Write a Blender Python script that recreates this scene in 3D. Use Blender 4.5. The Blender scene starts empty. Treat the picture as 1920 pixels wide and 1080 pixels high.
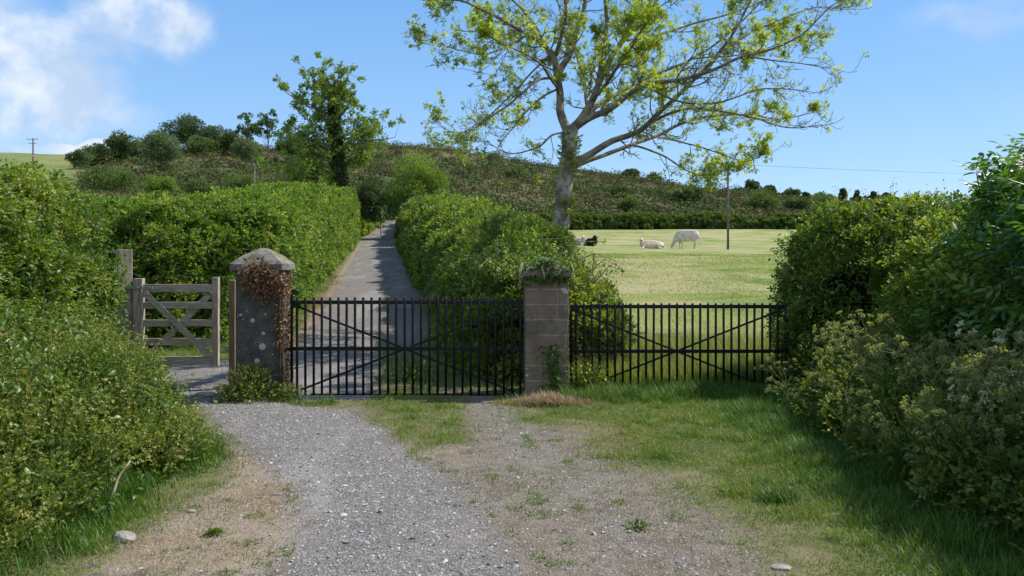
import bpy, math, random
import numpy as np
from mathutils import Vector, Matrix
R = math.radians
rng = np.random.default_rng(7)
random.seed(7)
S = bpy.context.scene
COL = S.collection

# ------------------------------------------------------------------ camera
F = 1400.0          # focal length in pixels of the 1920 wide photo
HY = 472.0          # horizon row
EYE = 1.6
cam = bpy.data.cameras.new('camera'); camo = bpy.data.objects.new('camera', cam); COL.objects.link(camo)
camo.location = (0, 0, EYE); camo.rotation_euler = (R(90), 0, 0)
cam.sensor_width = 36; cam.lens = 36 * F / 1920; cam.shift_y = -(540 - HY) / 1920
cam.clip_start = 0.05; cam.clip_end = 6000
S.camera = camo

# ------------------------------------------------------------------ render, world, sun
S.render.engine = 'CYCLES'
S.view_settings.view_transform = 'Standard'; S.view_settings.look = 'None'
S.view_settings.exposure = 0.72; S.view_settings.gamma = 1
S.cycles.max_bounces = 7; S.cycles.diffuse_bounces = 3; S.cycles.transmission_bounces = 4
S.cycles.glossy_bounces = 2; S.cycles.caustics_reflective = False; S.cycles.caustics_refractive = False
SUN_AZ, SUN_EL = 70.0, 51.5       # azimuth to the right of +Y
W = bpy.data.worlds.new("World"); S.world = W; W.use_nodes = True


class NT:
    def __init__(s, tree):
        s.t = tree; s.n = tree.nodes; s.l = tree.links
    def node(s, typ, **kw):
        n = s.n.new(typ)
        for k, v in kw.items(): setattr(n, k, v)
        return n
    def link(s, a, b): s.l.new(a, b)
    def val(s, sock, v):
        if hasattr(v, 'is_output') or isinstance(v, bpy.types.NodeSocket): s.l.new(v, sock)
        else: sock.default_value = v
    def math(s, op, a, b=0.0, c=0.0, clamp=False):
        n = s.n.new('ShaderNodeMath'); n.operation = op; n.use_clamp = clamp
        s.val(n.inputs[0], a); s.val(n.inputs[1], b); s.val(n.inputs[2], c)
        return n.outputs[0]
    def vmath(s, op, a, b=(0, 0, 0)):
        n = s.n.new('ShaderNodeVectorMath'); n.operation = op
        s.val(n.inputs[0], a); s.val(n.inputs[1], b)
        return n.outputs['Value'] if op in ('LENGTH', 'DOT_PRODUCT', 'DISTANCE') else n.outputs[0]
    def mix(s, f, a, b, blend='MIX'):
        n = s.n.new('ShaderNodeMix'); n.data_type = 'RGBA'; n.blend_type = blend; n.clamp_factor = True
        s.val(n.inputs[0], f); s.val(n.inputs[6], c4(a)); s.val(n.inputs[7], c4(b))
        return n.outputs[2]
    def noise(s, vec, scale, detail=4, rough=.55, dist=0.0):
        n = s.n.new('ShaderNodeTexNoise'); n.inputs['Scale'].default_value = scale
        n.inputs['Detail'].default_value = detail; n.inputs['Roughness'].default_value = rough
        n.inputs['Distortion'].default_value = dist
        s.l.new(vec, n.inputs['Vector']); return n.outputs['Fac']
    def voro(s, vec, scale, feature='F1', out='Color'):
        n = s.n.new('ShaderNodeTexVoronoi'); n.feature = feature; n.inputs['Scale'].default_value = scale
        s.l.new(vec, n.inputs['Vector']); return n.outputs[out]
    def ramp(s, f, stops):
        n = s.n.new('ShaderNodeValToRGB'); e = n.color_ramp.elements
        while len(e) < len(stops): e.new(0.5)
        for i, (p, c) in enumerate(stops): e[i].position = p; e[i].color = c4(c)
        s.val(n.inputs[0], f); return n.outputs[0]
    def smooth(s, x, a, b):
        n = s.n.new('ShaderNodeMapRange'); n.interpolation_type = 'SMOOTHSTEP'
        s.val(n.inputs[0], x); n.inputs[1].default_value = a; n.inputs[2].default_value = b
        return n.outputs[0]


def c4(c):
    if isinstance(c, tuple) and len(c) == 3: return (c[0], c[1], c[2], 1)
    return c


def pdir(px, py):
    return Vector(((px - 960) / F, 1.0, (HY - py) / F)).normalized()


def build_world():
    N = NT(W.node_tree); N.n.clear()
    out = N.node('ShaderNodeOutputWorld'); bg = N.node('ShaderNodeBackground')
    sky = N.node('ShaderNodeTexSky'); sky.sky_type = 'NISHITA'; sky.sun_disc = False
    sky.sun_elevation = R(SUN_EL); sky.sun_rotation = R(SUN_AZ)
    sky.altitude = 100; sky.air_density = 1.0; sky.dust_density = 0.1; sky.ozone_density = 2.2
    tc = N.node('ShaderNodeTexCoord'); d = tc.outputs['Generated']
    warp = N.node('ShaderNodeTexNoise'); warp.inputs['Scale'].default_value = 6; warp.inputs['Detail'].default_value = 6
    N.link(d, warp.inputs['Vector'])
    wv = N.vmath('SUBTRACT', warp.outputs['Color'], (.5, .5, .5)); wv = N.vmath('MULTIPLY', wv, (.16, .16, .12))
    dw = N.vmath('ADD', d, wv)
    tot = None
    # soft cumulus patches: direction, horizontal radius, vertical radius, opacity
    for (px, py, rh, rv, a) in ((40, 130, .11, .085, 1.0), (110, 60, .10, .04, .75), (265, 25, .085, .045, .95), (60, 215, .16, .035, .35),
                                (175, 215, .05, .022, .4), (130, 272, .09, .010, .85), (-250, 90, .22, .12, .9),
                                (1880, 30, .14, .035, .38), (1790, 95, .10, .012, .15), (1660, 346, .02, .006, .35),
                                (2250, 150, .2, .06, .4)):
        c = pdir(px, py)
        v = N.vmath('SUBTRACT', dw, tuple(c)); v = N.vmath('MULTIPLY', v, (1 / rh, 1 / rh, 1 / rv))
        l = N.vmath('LENGTH', v)
        m = N.math('MULTIPLY', N.smooth(l, 1.25, .25), a)
        tot = m if tot is None else N.math('MAXIMUM', tot, m)
    n1 = N.noise(d, 11, 8, .6, .4)
    n2 = N.smooth(n1, .36, .56)
    cl = N.math('MULTIPLY', N.smooth(tot, .05, .75), N.math('ADD', N.math('MULTIPLY', n2, .55), .42))
    cl = N.math('MULTIPLY', cl, .88, clamp=True)
    shade = N.noise(d, 16, 4)
    ccol = N.mix(N.smooth(shade, .35, .65), (2.3, 2.85, 3.7), (3.7, 3.95, 4.3))
    hsv = N.node('ShaderNodeHueSaturation'); hsv.inputs['Saturation'].default_value = 1.2; hsv.inputs['Value'].default_value = 1.0
    N.link(sky.outputs[0], hsv.inputs['Color'])
    sep = N.node('ShaderNodeSeparateXYZ'); N.link(d, sep.inputs[0])
    grad = N.ramp(sep.outputs[2], [(0, (1.75, 2.75, 4.0)), (.12, (1.4, 2.4, 3.8)), (.33, (.8, 1.8, 3.5)), (1, (.5, 1.3, 2.8))])
    skyc = N.mix(.85, hsv.outputs[0], grad)
    # unseen broken bright cloud, added behind the camera as fill for shaded faces
    back_fill = N.math('MULTIPLY', N.smooth(sep.outputs[1], .1, -.35), N.math('MULTIPLY', N.smooth(N.noise(d, 2.6, 6, .6), .36, .56), .95))
    cl = N.math('MAXIMUM', cl, back_fill)
    col = N.mix(cl, skyc, ccol)
    N.link(col, bg.inputs[0]); bg.inputs[1].default_value = 0.15
    N.link(bg.outputs[0], out.inputs[0])


build_world()
sun = bpy.data.lights.new('sun', 'SUN'); suno = bpy.data.objects.new('sun', sun); COL.objects.link(suno)
sun.energy = 3.7; sun.angle = R(.5); sun.color = (1, .95, .86)
sd = Vector((math.sin(R(SUN_AZ)) * math.cos(R(SUN_EL)), math.cos(R(SUN_AZ)) * math.cos(R(SUN_EL)), math.sin(R(SUN_EL))))
suno.rotation_euler = sd.to_track_quat('Z', 'Y').to_euler(); suno.location = (20, 20, 40)

# ------------------------------------------------------------------ numpy helpers
def hash3(ix, iy, iz, seed):
    h = (ix.astype(np.int64) * 374761393 + iy.astype(np.int64) * 668265263 + iz.astype(np.int64) * 2147483647 + seed * 1274126177) & 0xFFFFFFFF
    h = ((h ^ (h >> 13)) * 1274126177) & 0xFFFFFFFF
    h = (h ^ (h >> 16)) & 0xFFFFFF
    return h / float(0xFFFFFF)


def vn(p, scale=1.0, seed=0, octv=1):
    """value noise -1..1"""
    p = np.asarray(p, float); out = np.zeros(len(p)); a = 1.0; t = 0
    for o in range(octv):
        q = p * scale * 2 ** o + 17.3 * o; i = np.floor(q); f = q - i; f = f * f * (3 - 2 * f); i = i.astype(np.int64)
        r = 0
        for dx in (0, 1):
            for dy in (0, 1):
                for dz in (0, 1):
                    w = (f[:, 0] if dx else 1 - f[:, 0]) * (f[:, 1] if dy else 1 - f[:, 1]) * (f[:, 2] if dz else 1 - f[:, 2])
                    r = r + w * hash3(i[:, 0] + dx, i[:, 1] + dy, i[:, 2] + dz, seed + o)
        out += a * (2 * r - 1); t += a; a *= .5
    return out / t


def sst(x, a, b):
    t = np.clip((x - a) / (b - a), 0, 1); return t * t * (3 - 2 * t)


def norm(v):
    return v / np.maximum(np.linalg.norm(v, axis=-1, keepdims=True), 1e-9)


class Acc:
    """collects instanced pieces into one mesh"""
    def __init__(s): s.V = []; s.F = {3: [], 4: []}; s.T = []; s.n = 0; s.M = {3: [], 4: []}
    def add(s, V, Fa, tint=0.5, mat=0):
        V = np.asarray(V, float).reshape(-1, 3); Fa = np.asarray(Fa, np.int64)
        if len(V) == 0: return
        s.V.append(V); k = Fa.shape[1]; s.F[k].append(Fa + s.n); s.M[k].append(np.full(len(Fa), mat, np.int32))
        t = np.full(len(V), tint) if np.isscalar(tint) else np.asarray(tint, float); s.T.append(t); s.n += len(V)
    def add_mixed(s, V, faces, tint=.5, mat=0):
        base = s.n; V = np.asarray(V, float).reshape(-1, 3)
        t = np.full(len(V), tint) if np.isscalar(tint) else np.asarray(tint, float)
        s.V.append(V); s.T.append(t); s.n += len(V)
        for f in faces:
            if len(f) in (3, 4):
                s.F[len(f)].append(np.array([f], np.int64) + base); s.M[len(f)].append(np.array([mat], np.int32))
            else:
                for i in range(1, len(f) - 1):
                    s.F[3].append(np.array([[f[0], f[i], f[i + 1]]], np.int64) + base); s.M[3].append(np.array([mat], np.int32))
    def inst(s, tpl, pos, Rm, sc, tint=None, mat=0):
        TV, TF = tpl; N = len(pos)
        if N == 0: return
        m = len(TV); sc = np.asarray(sc, float)
        if sc.ndim == 1: sc = sc[:, None]
        L = TV[None] * sc[:, None, :] if sc.shape[1] == 3 else TV[None] * sc[:, None, :]
        V = np.einsum('nij,nmj->nmi', Rm, L) + pos[:, None, :]
        Fa = (TF[None] + (np.arange(N) * m)[:, None, None]).reshape(-1, TF.shape[1])
        t = rng.random(N) if tint is None else tint
        s.add(V.reshape(-1, 3), Fa, np.repeat(t, m), mat)
    def build(s, name, mats, parent=None, smooth=False):
        me = bpy.data.meshes.new(name)
        V = np.concatenate(s.V); me.vertices.add(len(V)); me.vertices.foreach_set('co', V.astype(np.float32).ravel())
        tot = []; idx = []; mi = []
        for k in (3, 4):
            if s.F[k]:
                Fa = np.concatenate(s.F[k]); idx.append(Fa.ravel()); tot.append(np.full(len(Fa), k)); mi.append(np.concatenate(s.M[k]))
        idx = np.concatenate(idx); tot = np.concatenate(tot); st = np.concatenate([[0], np.cumsum(tot)[:-1]])
        me.loops.add(len(idx)); me.polygons.add(len(tot))
        me.loops.foreach_set('vertex_index', idx.astype(np.int32))
        me.polygons.foreach_set('loop_start', st.astype(np.int32)); me.polygons.foreach_set('loop_total', tot.astype(np.int32))
        me.polygons.foreach_set('material_index', np.concatenate(mi).astype(np.int32))
        me.polygons.foreach_set('use_smooth', np.full(len(tot), bool(smooth)))
        a = me.attributes.new('tint', 'FLOAT', 'POINT'); a.data.foreach_set('value', np.concatenate(s.T).astype(np.float32))
        me.update(calc_edges=True)
        for m in (mats if isinstance(mats, (list, tuple)) else [mats]): me.materials.append(m)
        o = bpy.data.objects.new(name, me); COL.objects.link(o)
        if parent is not None: o.parent = parent
        return o


def thing(name, label, cat, loc=(0, 0, 0), rz=0, group=None):
    o = bpy.data.objects.new(name, None); COL.objects.link(o); o.location = loc; o.rotation_euler = (0, 0, rz)
    o.empty_display_size = .1
    o['label'] = label; o['category'] = cat
    if group: o['group'] = group
    return o


def tag(o, label, cat, group=None, kind=None):
    if label: o['label'] = label
    if cat: o['category'] = cat
    if group: o['group'] = group
    if kind: o['kind'] = kind
    return o


def dup(root, loc, rz, label=None, sc=1.0):
    r = root.copy(); COL.objects.link(r); r.location = loc; r.rotation_euler = (0, 0, rz); r.scale = (sc, sc, sc)
    if label: r['label'] = label
    for ch in list(root.children):
        c = ch.copy(); COL.objects.link(c); c.parent = r
        for g in ch.children:
            d = g.copy(); COL.objects.link(d); d.parent = c
    return r


def frames(d, n):
    """rotation matrices with local Y along d and local Z near n"""
    d = norm(d); x = norm(np.cross(d, n)); z = np.cross(x, d)
    return np.stack([x, d, z], axis=-1)


def rand_dirs(N): return norm(rng.normal(size=(N, 3)))


# templates (length along +Y)
def leaf_tpl(w=.6, fold=.08, droop=.1):
    V = np.array([[0, 0, 0], [-w / 2, .4, fold], [w / 2, .4, fold], [-w * .38, .75, fold * .6 - droop * .4], [w * .38, .75, fold * .6 - droop * .4], [0, 1, -droop], [0, .5, 0]])
    Fa = np.array([[0, 6, 1], [0, 2, 6], [1, 6, 3], [6, 2, 4], [3, 6, 5], [6, 4, 5]]); return V, Fa
def leaf4_tpl(w=.7, fold=.1):
    V = np.array([[0, 0, 0], [-w / 2, .5, fold], [0, 1, -.05], [w / 2, .5, fold]])
    return V, np.array([[0, 2, 1], [0, 3, 2]])
def join_tpl(items):
    Vs = []; Fs = []; n = 0
    for (tpl, M) in items:
        V = np.array([tuple(M @ Vector(v)) for v in tpl[0]]); Vs.append(V); Fs.append(tpl[1] + n); n += len(V)
    return np.concatenate(Vs), np.concatenate(Fs)
def stem_tpl(w, L=1.0):
    V = np.array([[-w, 0, 0], [w, 0, 0], [0, L, w], [0, L * .5, -w]]); return V, np.array([[0, 1, 2], [0, 3, 2], [1, 2, 3]])
def sprig_tpl(n=7, leaf=None, ls=.42, ang=60, seed=1):
    r = random.Random(seed); leaf = leaf or leaf_tpl(); it = [(stem_tpl(.012), Matrix.Identity(4))]
    for i in range(n):
        t = .15 + .85 * i / (n - 1); side = 1 if i % 2 else -1; a = R(ang) * side * (1 - t * .75) * r.uniform(.7, 1.2)
        if i == n - 1: a = 0
        M = Matrix.Translation((0, t, 0)) @ Matrix.Rotation(-a, 4, 'Z') @ Matrix.Rotation(R(r.uniform(-35, 45)), 4, 'X') @ Matrix.Rotation(R(r.uniform(-45, 45)), 4, 'Y') @ Matrix.Scale(ls * r.uniform(.75, 1.15), 4)
        it.append((leaf, M))
    return join_tpl(it)


LEAF = leaf_tpl(); LEAF4 = leaf4_tpl()
SPRIG = [sprig_tpl(7, leaf_tpl(.75), .36, 65, i) for i in range(3)]
TUFT = join_tpl([(leaf4_tpl(.55), Matrix.Rotation(R(a), 4, 'Z') @ Matrix.Rotation(R(b), 4, 'X') @ Matrix.Scale(s, 4)) for a, b, s in ((0, 30, 1), (70, 10, .9), (140, 35, .8), (215, 5, 1), (290, 25, .85))])
PINN = join_tpl([(stem_tpl(.012), Matrix.Identity(4))] + [(leaf_tpl(.34, .03, .16), Matrix.Translation((0, t, 0)) @ Matrix.Rotation(R(-a), 4, 'Z') @ Matrix.Rotation(R(-12), 4, 'X') @ Matrix.Scale(s, 4)) for t, a, s in ((.4, 62, .52), (.4, -62, .52), (.7, 55, .58), (.7, -55, .58), (.95, 0, .66))])
_b = []
BLADE = (np.array([[-.5, 0, 0], [.5, 0, 0], [-.4, .45, .06], [.4, .45, .06], [0, 1, .32]]), np.array([[0, 1, 3], [0, 3, 2], [2, 3, 4]]))
def ico():
    t = 1.618; V = np.array([[-1, t, 0], [1, t, 0], [-1, -t, 0], [1, -t, 0], [0, -1, t], [0, 1, t], [0, -1, -t], [0, 1, -t], [t, 0, -1], [t, 0, 1], [-t, 0, -1], [-t, 0, 1]], float)
    Fa = np.array([[0, 11, 5], [0, 5, 1], [0, 1, 7], [0, 7, 10], [0, 10, 11], [1, 5, 9], [5, 11, 4], [11, 10, 2], [10, 7, 6], [7, 1, 8], [3, 9, 4], [3, 4, 2], [3, 2, 6], [3, 6, 8], [3, 8, 9], [4, 9, 5], [2, 4, 11], [6, 2, 10], [8, 6, 7], [9, 8, 1]])
    return norm(V), Fa
OCT = (np.array([[1, .2, 0], [-.9, -.1, .1], [.1, 1, 0], [-.2, -1, 0], [.1, 0, .8], [0, 0, -.8]]), np.array([[0, 2, 4], [2, 1, 4], [1, 3, 4], [3, 0, 4], [2, 0, 5], [1, 2, 5], [3, 1, 5], [0, 3, 5]]))


def tube(acc, pts, rad, seg=6, tint=.5, mat=0, cap=True):
    P = np.asarray(pts, float); n = len(P); rad = np.broadcast_to(np.asarray(rad, float), (n,))
    T = norm(np.gradient(P, axis=0)); ref = np.array([0.31, 0.22, .92]) if abs(T[0, 2]) < .9 else np.array([1., .1, 0])
    X = norm(np.cross(T, ref)); Y = np.cross(T, X)
    a = np.arange(seg) * 2 * math.pi / seg
    V = P[:, None] + rad[:, None, None] * (np.cos(a)[None, :, None] * X[:, None] + np.sin(a)[None, :, None] * Y[:, None])
    i = np.arange(n - 1)[:, None] * seg; j = np.arange(seg)[None]; k = (j + 1) % seg
    Fa = np.stack([i + j, i + k, i + seg + k, i + seg + j], -1).reshape(-1, 4)
    V = V.reshape(-1, 3); acc.add(V, Fa, tint, mat)
    if cap:
        for s0, rev in ((0, True), ((n - 1) * seg, False)):
            ids = list(range(s0, s0 + seg)); ids = ids[::-1] if rev else ids
            base = acc.n - len(V)
            for q in range(1, seg - 1):
                acc.F[3].append(np.array([[ids[0], ids[q], ids[q + 1]]], np.int64) + base); acc.M[3].append(np.array([mat], np.int32))


def box(acc, c, s, M=None, tint=.5, mat=0, bev=0.0):
    """box, optionally with chamfered vertical-ish edges by inset corners"""
    x, y, z = s[0] / 2, s[1] / 2, s[2] / 2
    if bev <= 0:
        V = np.array([[a * x, b * y, d * z] for a in (-1, 1) for b in (-1, 1) for d in (-1, 1)])
        Fs = [[0, 1, 3, 2], [4, 6, 7, 5], [0, 4, 5, 1], [2, 3, 7, 6], [0, 2, 6, 4], [1, 5, 7, 3]]
    else:
        import bmesh
        bm = bmesh.new(); bmesh.ops.create_cube(bm, size=1)
        for v in bm.verts: v.co = Vector((v.co.x * s[0], v.co.y * s[1], v.co.z * s[2]))
        bmesh.ops.bevel(bm, geom=list(bm.edges), offset=bev, segments=2, affect='EDGES', profile=.6)
        bm.verts.index_update(); V = np.array([tuple(v.co) for v in bm.verts]); Fs = [[v.index for v in f.verts] for f in bm.faces]; bm.free()
    if M is not None: V = np.array([tuple(M @ Vector(v)) for v in V])
    acc.add_mixed(V + np.asarray(c, float), Fs, tint, mat)


# ------------------------------------------------------------------ terrain
YB = [-60, 0, 3, 6, 9, 12, 16, 21, 30, 40, 50, 75, 100, 120]
ZL = [0, 0, 0, -.05, -.13, -.07, .12, .45, 1.02, 1.62, 2.2, 3.9, 5.5, 6.6]
YF = [-60, 0, 3, 6, 9, 12, 20, 30, 40, 50, 60, 70, 90, 110, 120]
ZF = [0, 0, 0, -.05, -.13, -.08, .42, 1.02, 1.45, 1.72, 1.84, 2.15, 3.45, 4.95, 5.6]
PXR = [-1500, -600, 0, 110, 200, 350, 500, 620, 740, 850, 960, 1050, 1100, 1200, 1300, 1400, 1500, 1600, 1750, 1920, 2600, 3500]
PYR = [330, 300, 284, 289, 287, 278, 278, 272, 271, 279, 299, 316, 323, 336, 356, 360, 371, 382, 388, 395, 405, 420]
YR = 280.0
def lane_x(Y):
    return np.interp(Y, [0, 9, 21, 50, 75, 100, 120], [-1.0, -1.95, -3.9, -8.85, -12.6, -15.6, -14])
def lane_hw(Y): return np.interp(Y, [0, 9, 14, 21, 50, 100, 120], [1.2, 1.15, 1.1, 1.1, 1.15, 1.1, 1.2])


def smoothi(x, xs, ys):
    a = 0
    for o in (-1, -.5, 0, .5, 1): a = a + np.interp(x + o * np.maximum(1.0, np.abs(x) * .06), xs, ys)
    return a / 5


def H(X, Y):
    X = np.asarray(X, float); Y = np.asarray(Y, float)
    Yc = np.minimum(Y, 120)
    zl = smoothi(Yc, YB, ZL); zf = smoothi(Yc, YF, ZF)
    wf = sst(X - lane_x(Yc), 2.0, 22.0)
    z = zl * (1 - wf) + zf * wf
    u = X / np.maximum(Y, 30.) * F + 960
    ry = np.interp(u, PXR, PYR); ry = (ry + np.interp(u - 25, PXR, PYR) + np.interp(u + 25, PXR, PYR)) / 3
    zr = EYE + (HY - ry) / F * YR
    t = np.clip((Y - 118) / (YR - 118), 0, 1)
    z = z + (zr - z) * np.where(t > 0, t ** .92, 0) * (t > 0)
    z = z - np.maximum(Y - YR, 0) * .03
    P = np.stack([X, Y, np.zeros_like(X)], -1).reshape(-1, 3)
    n = vn(P, .35, 3, 3).reshape(X.shape) * .02 + vn(P, .05, 5, 2).reshape(X.shape) * np.clip((Y - 15) / 60, 0, 1) * .12
    n = n + vn(P, .03, 9, 3).reshape(X.shape) * np.clip((Y - 130) / 100, 0, 1) * np.clip((YR + 20 - Y) / 60, .0, 1) * 3.0
    # a low bank under the left and right undergrowth
    return z + n


def Hs(x, y): return float(H(np.array([x]), np.array([y]))[0])


def P(px, py, Y):
    return np.array([(px - 960) / F * Y, Y, EYE + (HY - py) / F * Y])


def G(px, py):
    Y = 8.0
    for _ in range(12):
        z = Hs((px - 960) / F * Y, Y); Y = Y * .5 + .5 * (EYE - z) * F / max(py - HY, 1)
    return ((px - 960) / F * Y, Y)


def poly_sd(X, Y, pts):
    """signed distance, positive inside"""
    pts = np.array(pts); inside = np.zeros(X.shape, bool); dmin = np.full(X.shape, 1e9)
    for i in range(len(pts)):
        x0, y0 = pts[i]; x1, y1 = pts[(i + 1) % len(pts)]
        c = ((y0 > Y) != (y1 > Y)) & (X < (x1 - x0) * (Y - y0) / ((y1 - y0) if y1 != y0 else 1e-9) + x0); inside ^= c
        L = (x1 - x0) ** 2 + (y1 - y0) ** 2; t = np.clip(((X - x0) * (x1 - x0) + (Y - y0) * (y1 - y0)) / max(L, 1e-9), 0, 1)
        dmin = np.minimum(dmin, np.hypot(X - x0 - t * (x1 - x0), Y - y0 - t * (y1 - y0)))
    return np.where(inside, dmin, -dmin)


def gp(*a): return [G(x, y) for x, y in a]


PG_GRAVEL = [(-1.7, -12), (-1.75, 2.5)] + gp((545, 1080), (575, 990), (565, 920), (500, 860), (430, 810), (385, 765), (300, 718), (322, 690), (445, 688), (470, 738), (560, 762), (640, 768), (715, 810), (770, 860), (850, 905), (900, 980), (960, 1080)) + [(0.2, 2.5), (0.4, -12)]
PG_PATH2 = gp((300, 712), (330, 676), (470, 676), (540, 690), (640, 700), (640, 740), (560, 720), (445, 712))
PG_TRACK = gp((880, 755), (960, 755), (1060, 850), (1190, 960), (1420, 1080), (1180, 1080), (1060, 950), (980, 880), (920, 820))
PG_GRASS_A = gp((680, 735), (850, 735), (870, 790), (850, 830), (770, 850), (725, 800), (690, 770))
PG_GRASS_B = gp((945, 730), (985, 790), (1110, 800), (1150, 860), (1290, 890), (1330, 940), (1440, 985), (1500, 1080)) + [(1.55, 2.5), (1.6, -12), (8, -12), (8, 9.9), (3, 10), (0.2, 9.9)]
PG_GRASS_C = gp((440, 705), (540, 735), (620, 735), (700, 748), (640, 768), (560, 765), (470, 750), (430, 735))
PG_GRASS_L = gp((372, 760), (420, 850), (415, 905), (330, 950), (270, 990), (150, 1080)) + [(-2.4, 2.5), (-2.3, -12), (-8, -12), (-8, 9.0), (-4.7, 8.6)]
PG_DRY = gp((405, 800), (470, 850), (560, 900), (580, 1000), (500, 1080), (150, 1080), (300, 960), (415, 900))
PG_DRY2 = gp((1060, 790), (1180, 800), (1200, 850), (1120, 850))
PG_DRY3 = gp((740, 790), (860, 800), (870, 850), (790, 850))


def masks(X, Y):
    g = {}
    sd = lambda p: poly_sd(X, Y, p)
    near = Y < 11
    lane = (lane_hw(Y) - np.abs(X - lane_x(Y)))
    gate_grass = sst(np.minimum(-(X - (lane_x(Y) + .1)), 99), 0, -.3) * sst(Y, 14.5, 11.5)   # grass strip in the lane by the gate
    gl = sst(lane, -.12, .2) * (Y > 8.6) * (1 - .8 * gate_grass)
    g['gravel'] = np.maximum(np.maximum(sst(sd(PG_GRAVEL), -.3, .25) * near, gl), np.maximum(sst(sd(PG_TRACK), -.35, .4) * .42, sst(sd(PG_PATH2), -.15, .15)))
    grass = np.maximum.reduce([sst(sd(PG_GRASS_A), -.3, .2) * .85, sst(sd(PG_GRASS_B), -.5, .35) * 1.12, sst(sd(PG_GRASS_C), -.15, .12) * .85, sst(sd(PG_GRASS_L), -.25, .2)])
    far = (Y > 9.15) & (X < 60)
    verge = sst(np.abs(X - lane_x(Y)), 1.15, 1.5)
    grass = np.where(Y > 9.15, np.maximum(np.maximum(grass, verge), gate_grass * .8), grass)
    grass = np.where(g['gravel'] > .6, grass * .15, grass)
    grass = np.maximum(grass, 1.5 * (Y < 9.6) * np.maximum(sst(X, 1.5 + .09 * (Y - 4), 2.2 + .09 * (Y - 4)), sst(-X, 2.2, 2.6) * sst(Y, 6.6, 6.0) * sst(Y, 3.6, 4.4)))
    mid = sst(np.abs(X - lane_x(Y) - .35), .3, .05) * (Y > 12) * .38
    g['gravel'] = g['gravel'] * (1 - mid * .9); grass = np.maximum(grass, mid)
    g['grass'] = grass
    dry = np.maximum.reduce([sst(sd(PG_DRY), -.2, .3), sst(sd(PG_DRY2), -.3, .3) * .8, sst(sd(PG_DRY3), -.3, .2) * .7])
    dl = X - lane_x(Y) + lane_hw(Y)
    dry = np.maximum(dry, (Y > 9.5) * sst(dl, -.9, -.25) * sst(dl, .15, -.1) * .95)
    g['dry'] = dry
    field = (X - lane_x(Y) > 2.4) & (Y > 12.5) & (Y < 116)
    g['field'] = sst(X - lane_x(Y), 2.0, 2.8) * sst(Y, 12.2, 15.5)
    u = X / np.maximum(Y, 30.) * F + 960
    hill = sst(Y, 112, 120)
    greenfar = np.maximum(sst(u, 190, 120), sst(u, 1380, 1440) * sst(Y, 205, 225)); greenfar = np.maximum(greenfar, sst(Y, YR + 1, YR + 8))
    g['hill'] = hill * (1 - greenfar)
    return g


# ------------------------------------------------------------------ materials
MATS = {}
def mat_new(name):
    m = bpy.data.materials.new(name); m.use_nodes = True; N = NT(m.node_tree); N.n.clear()
    N.out = N.node('ShaderNodeOutputMaterial'); N.tc = N.node('ShaderNodeTexCoord'); MATS[name] = m
    return m, N


def principled(N, col, rough=.7, spec=.3, bump=None, bstr=.3, bdist=.01, metal=0):
    b = N.node('ShaderNodeBsdfPrincipled'); N.val(b.inputs['Base Color'], c4(col)); N.val(b.inputs['Roughness'], rough)
    b.inputs['Specular IOR Level'].default_value = spec; b.inputs['Metallic'].default_value = metal
    if bump is not None:
        bn = N.node('ShaderNodeBump'); bn.inputs['Strength'].default_value = bstr; bn.inputs['Distance'].default_value = bdist
        N.link(bump, bn.inputs['Height']); N.link(bn.outputs[0], b.inputs['Normal'])
    return b


def leaf_mat(name, stops, trans=.4, rough=.45, spec=.35, tcol=(1.3, 1.3, .45), nscale=1.6, namp=.55):
    """per-leaf tint through a ramp, plus broad species/age variation by noise; light passes through the blade"""
    m, N = mat_new(name)
    at = N.node('ShaderNodeAttribute'); at.attribute_name = 'tint'
    geo = N.node('ShaderNodeNewGeometry')
    nz = N.noise(geo.outputs['Position'], nscale, 3)
    f = N.math('ADD', at.outputs['Fac'], N.math('MULTIPLY', N.math('SUBTRACT', nz, .5), namp * 2), clamp=True)
    col = N.ramp(f, stops)
    b = principled(N, col, rough, spec)
    tr = N.node('ShaderNodeBsdfTranslucent'); N.link(N.mix(1.0, col, tcol, 'MULTIPLY'), tr.inputs['Color'])
    mx = N.node('ShaderNodeMixShader'); mx.inputs[0].default_value = trans
    N.link(b.outputs[0], mx.inputs[1]); N.link(tr.outputs[0], mx.inputs[2]); N.link(mx.outputs[0], N.out.inputs[0])
    return m


def solid_mat(name, c0, c1, scale=8, rough=.85, spec=.2, bstr=.4, bdist=.01, detail=6, metal=0):
    m, N = mat_new(name); n = N.noise(N.tc.outputs['Object'], scale, detail, .6)
    col = N.mix(N.smooth(n, .3, .7), c0, c1)
    b = principled(N, col, rough, spec, n, bstr, bdist, metal); N.link(b.outputs[0], N.out.inputs[0]); return m


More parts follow.
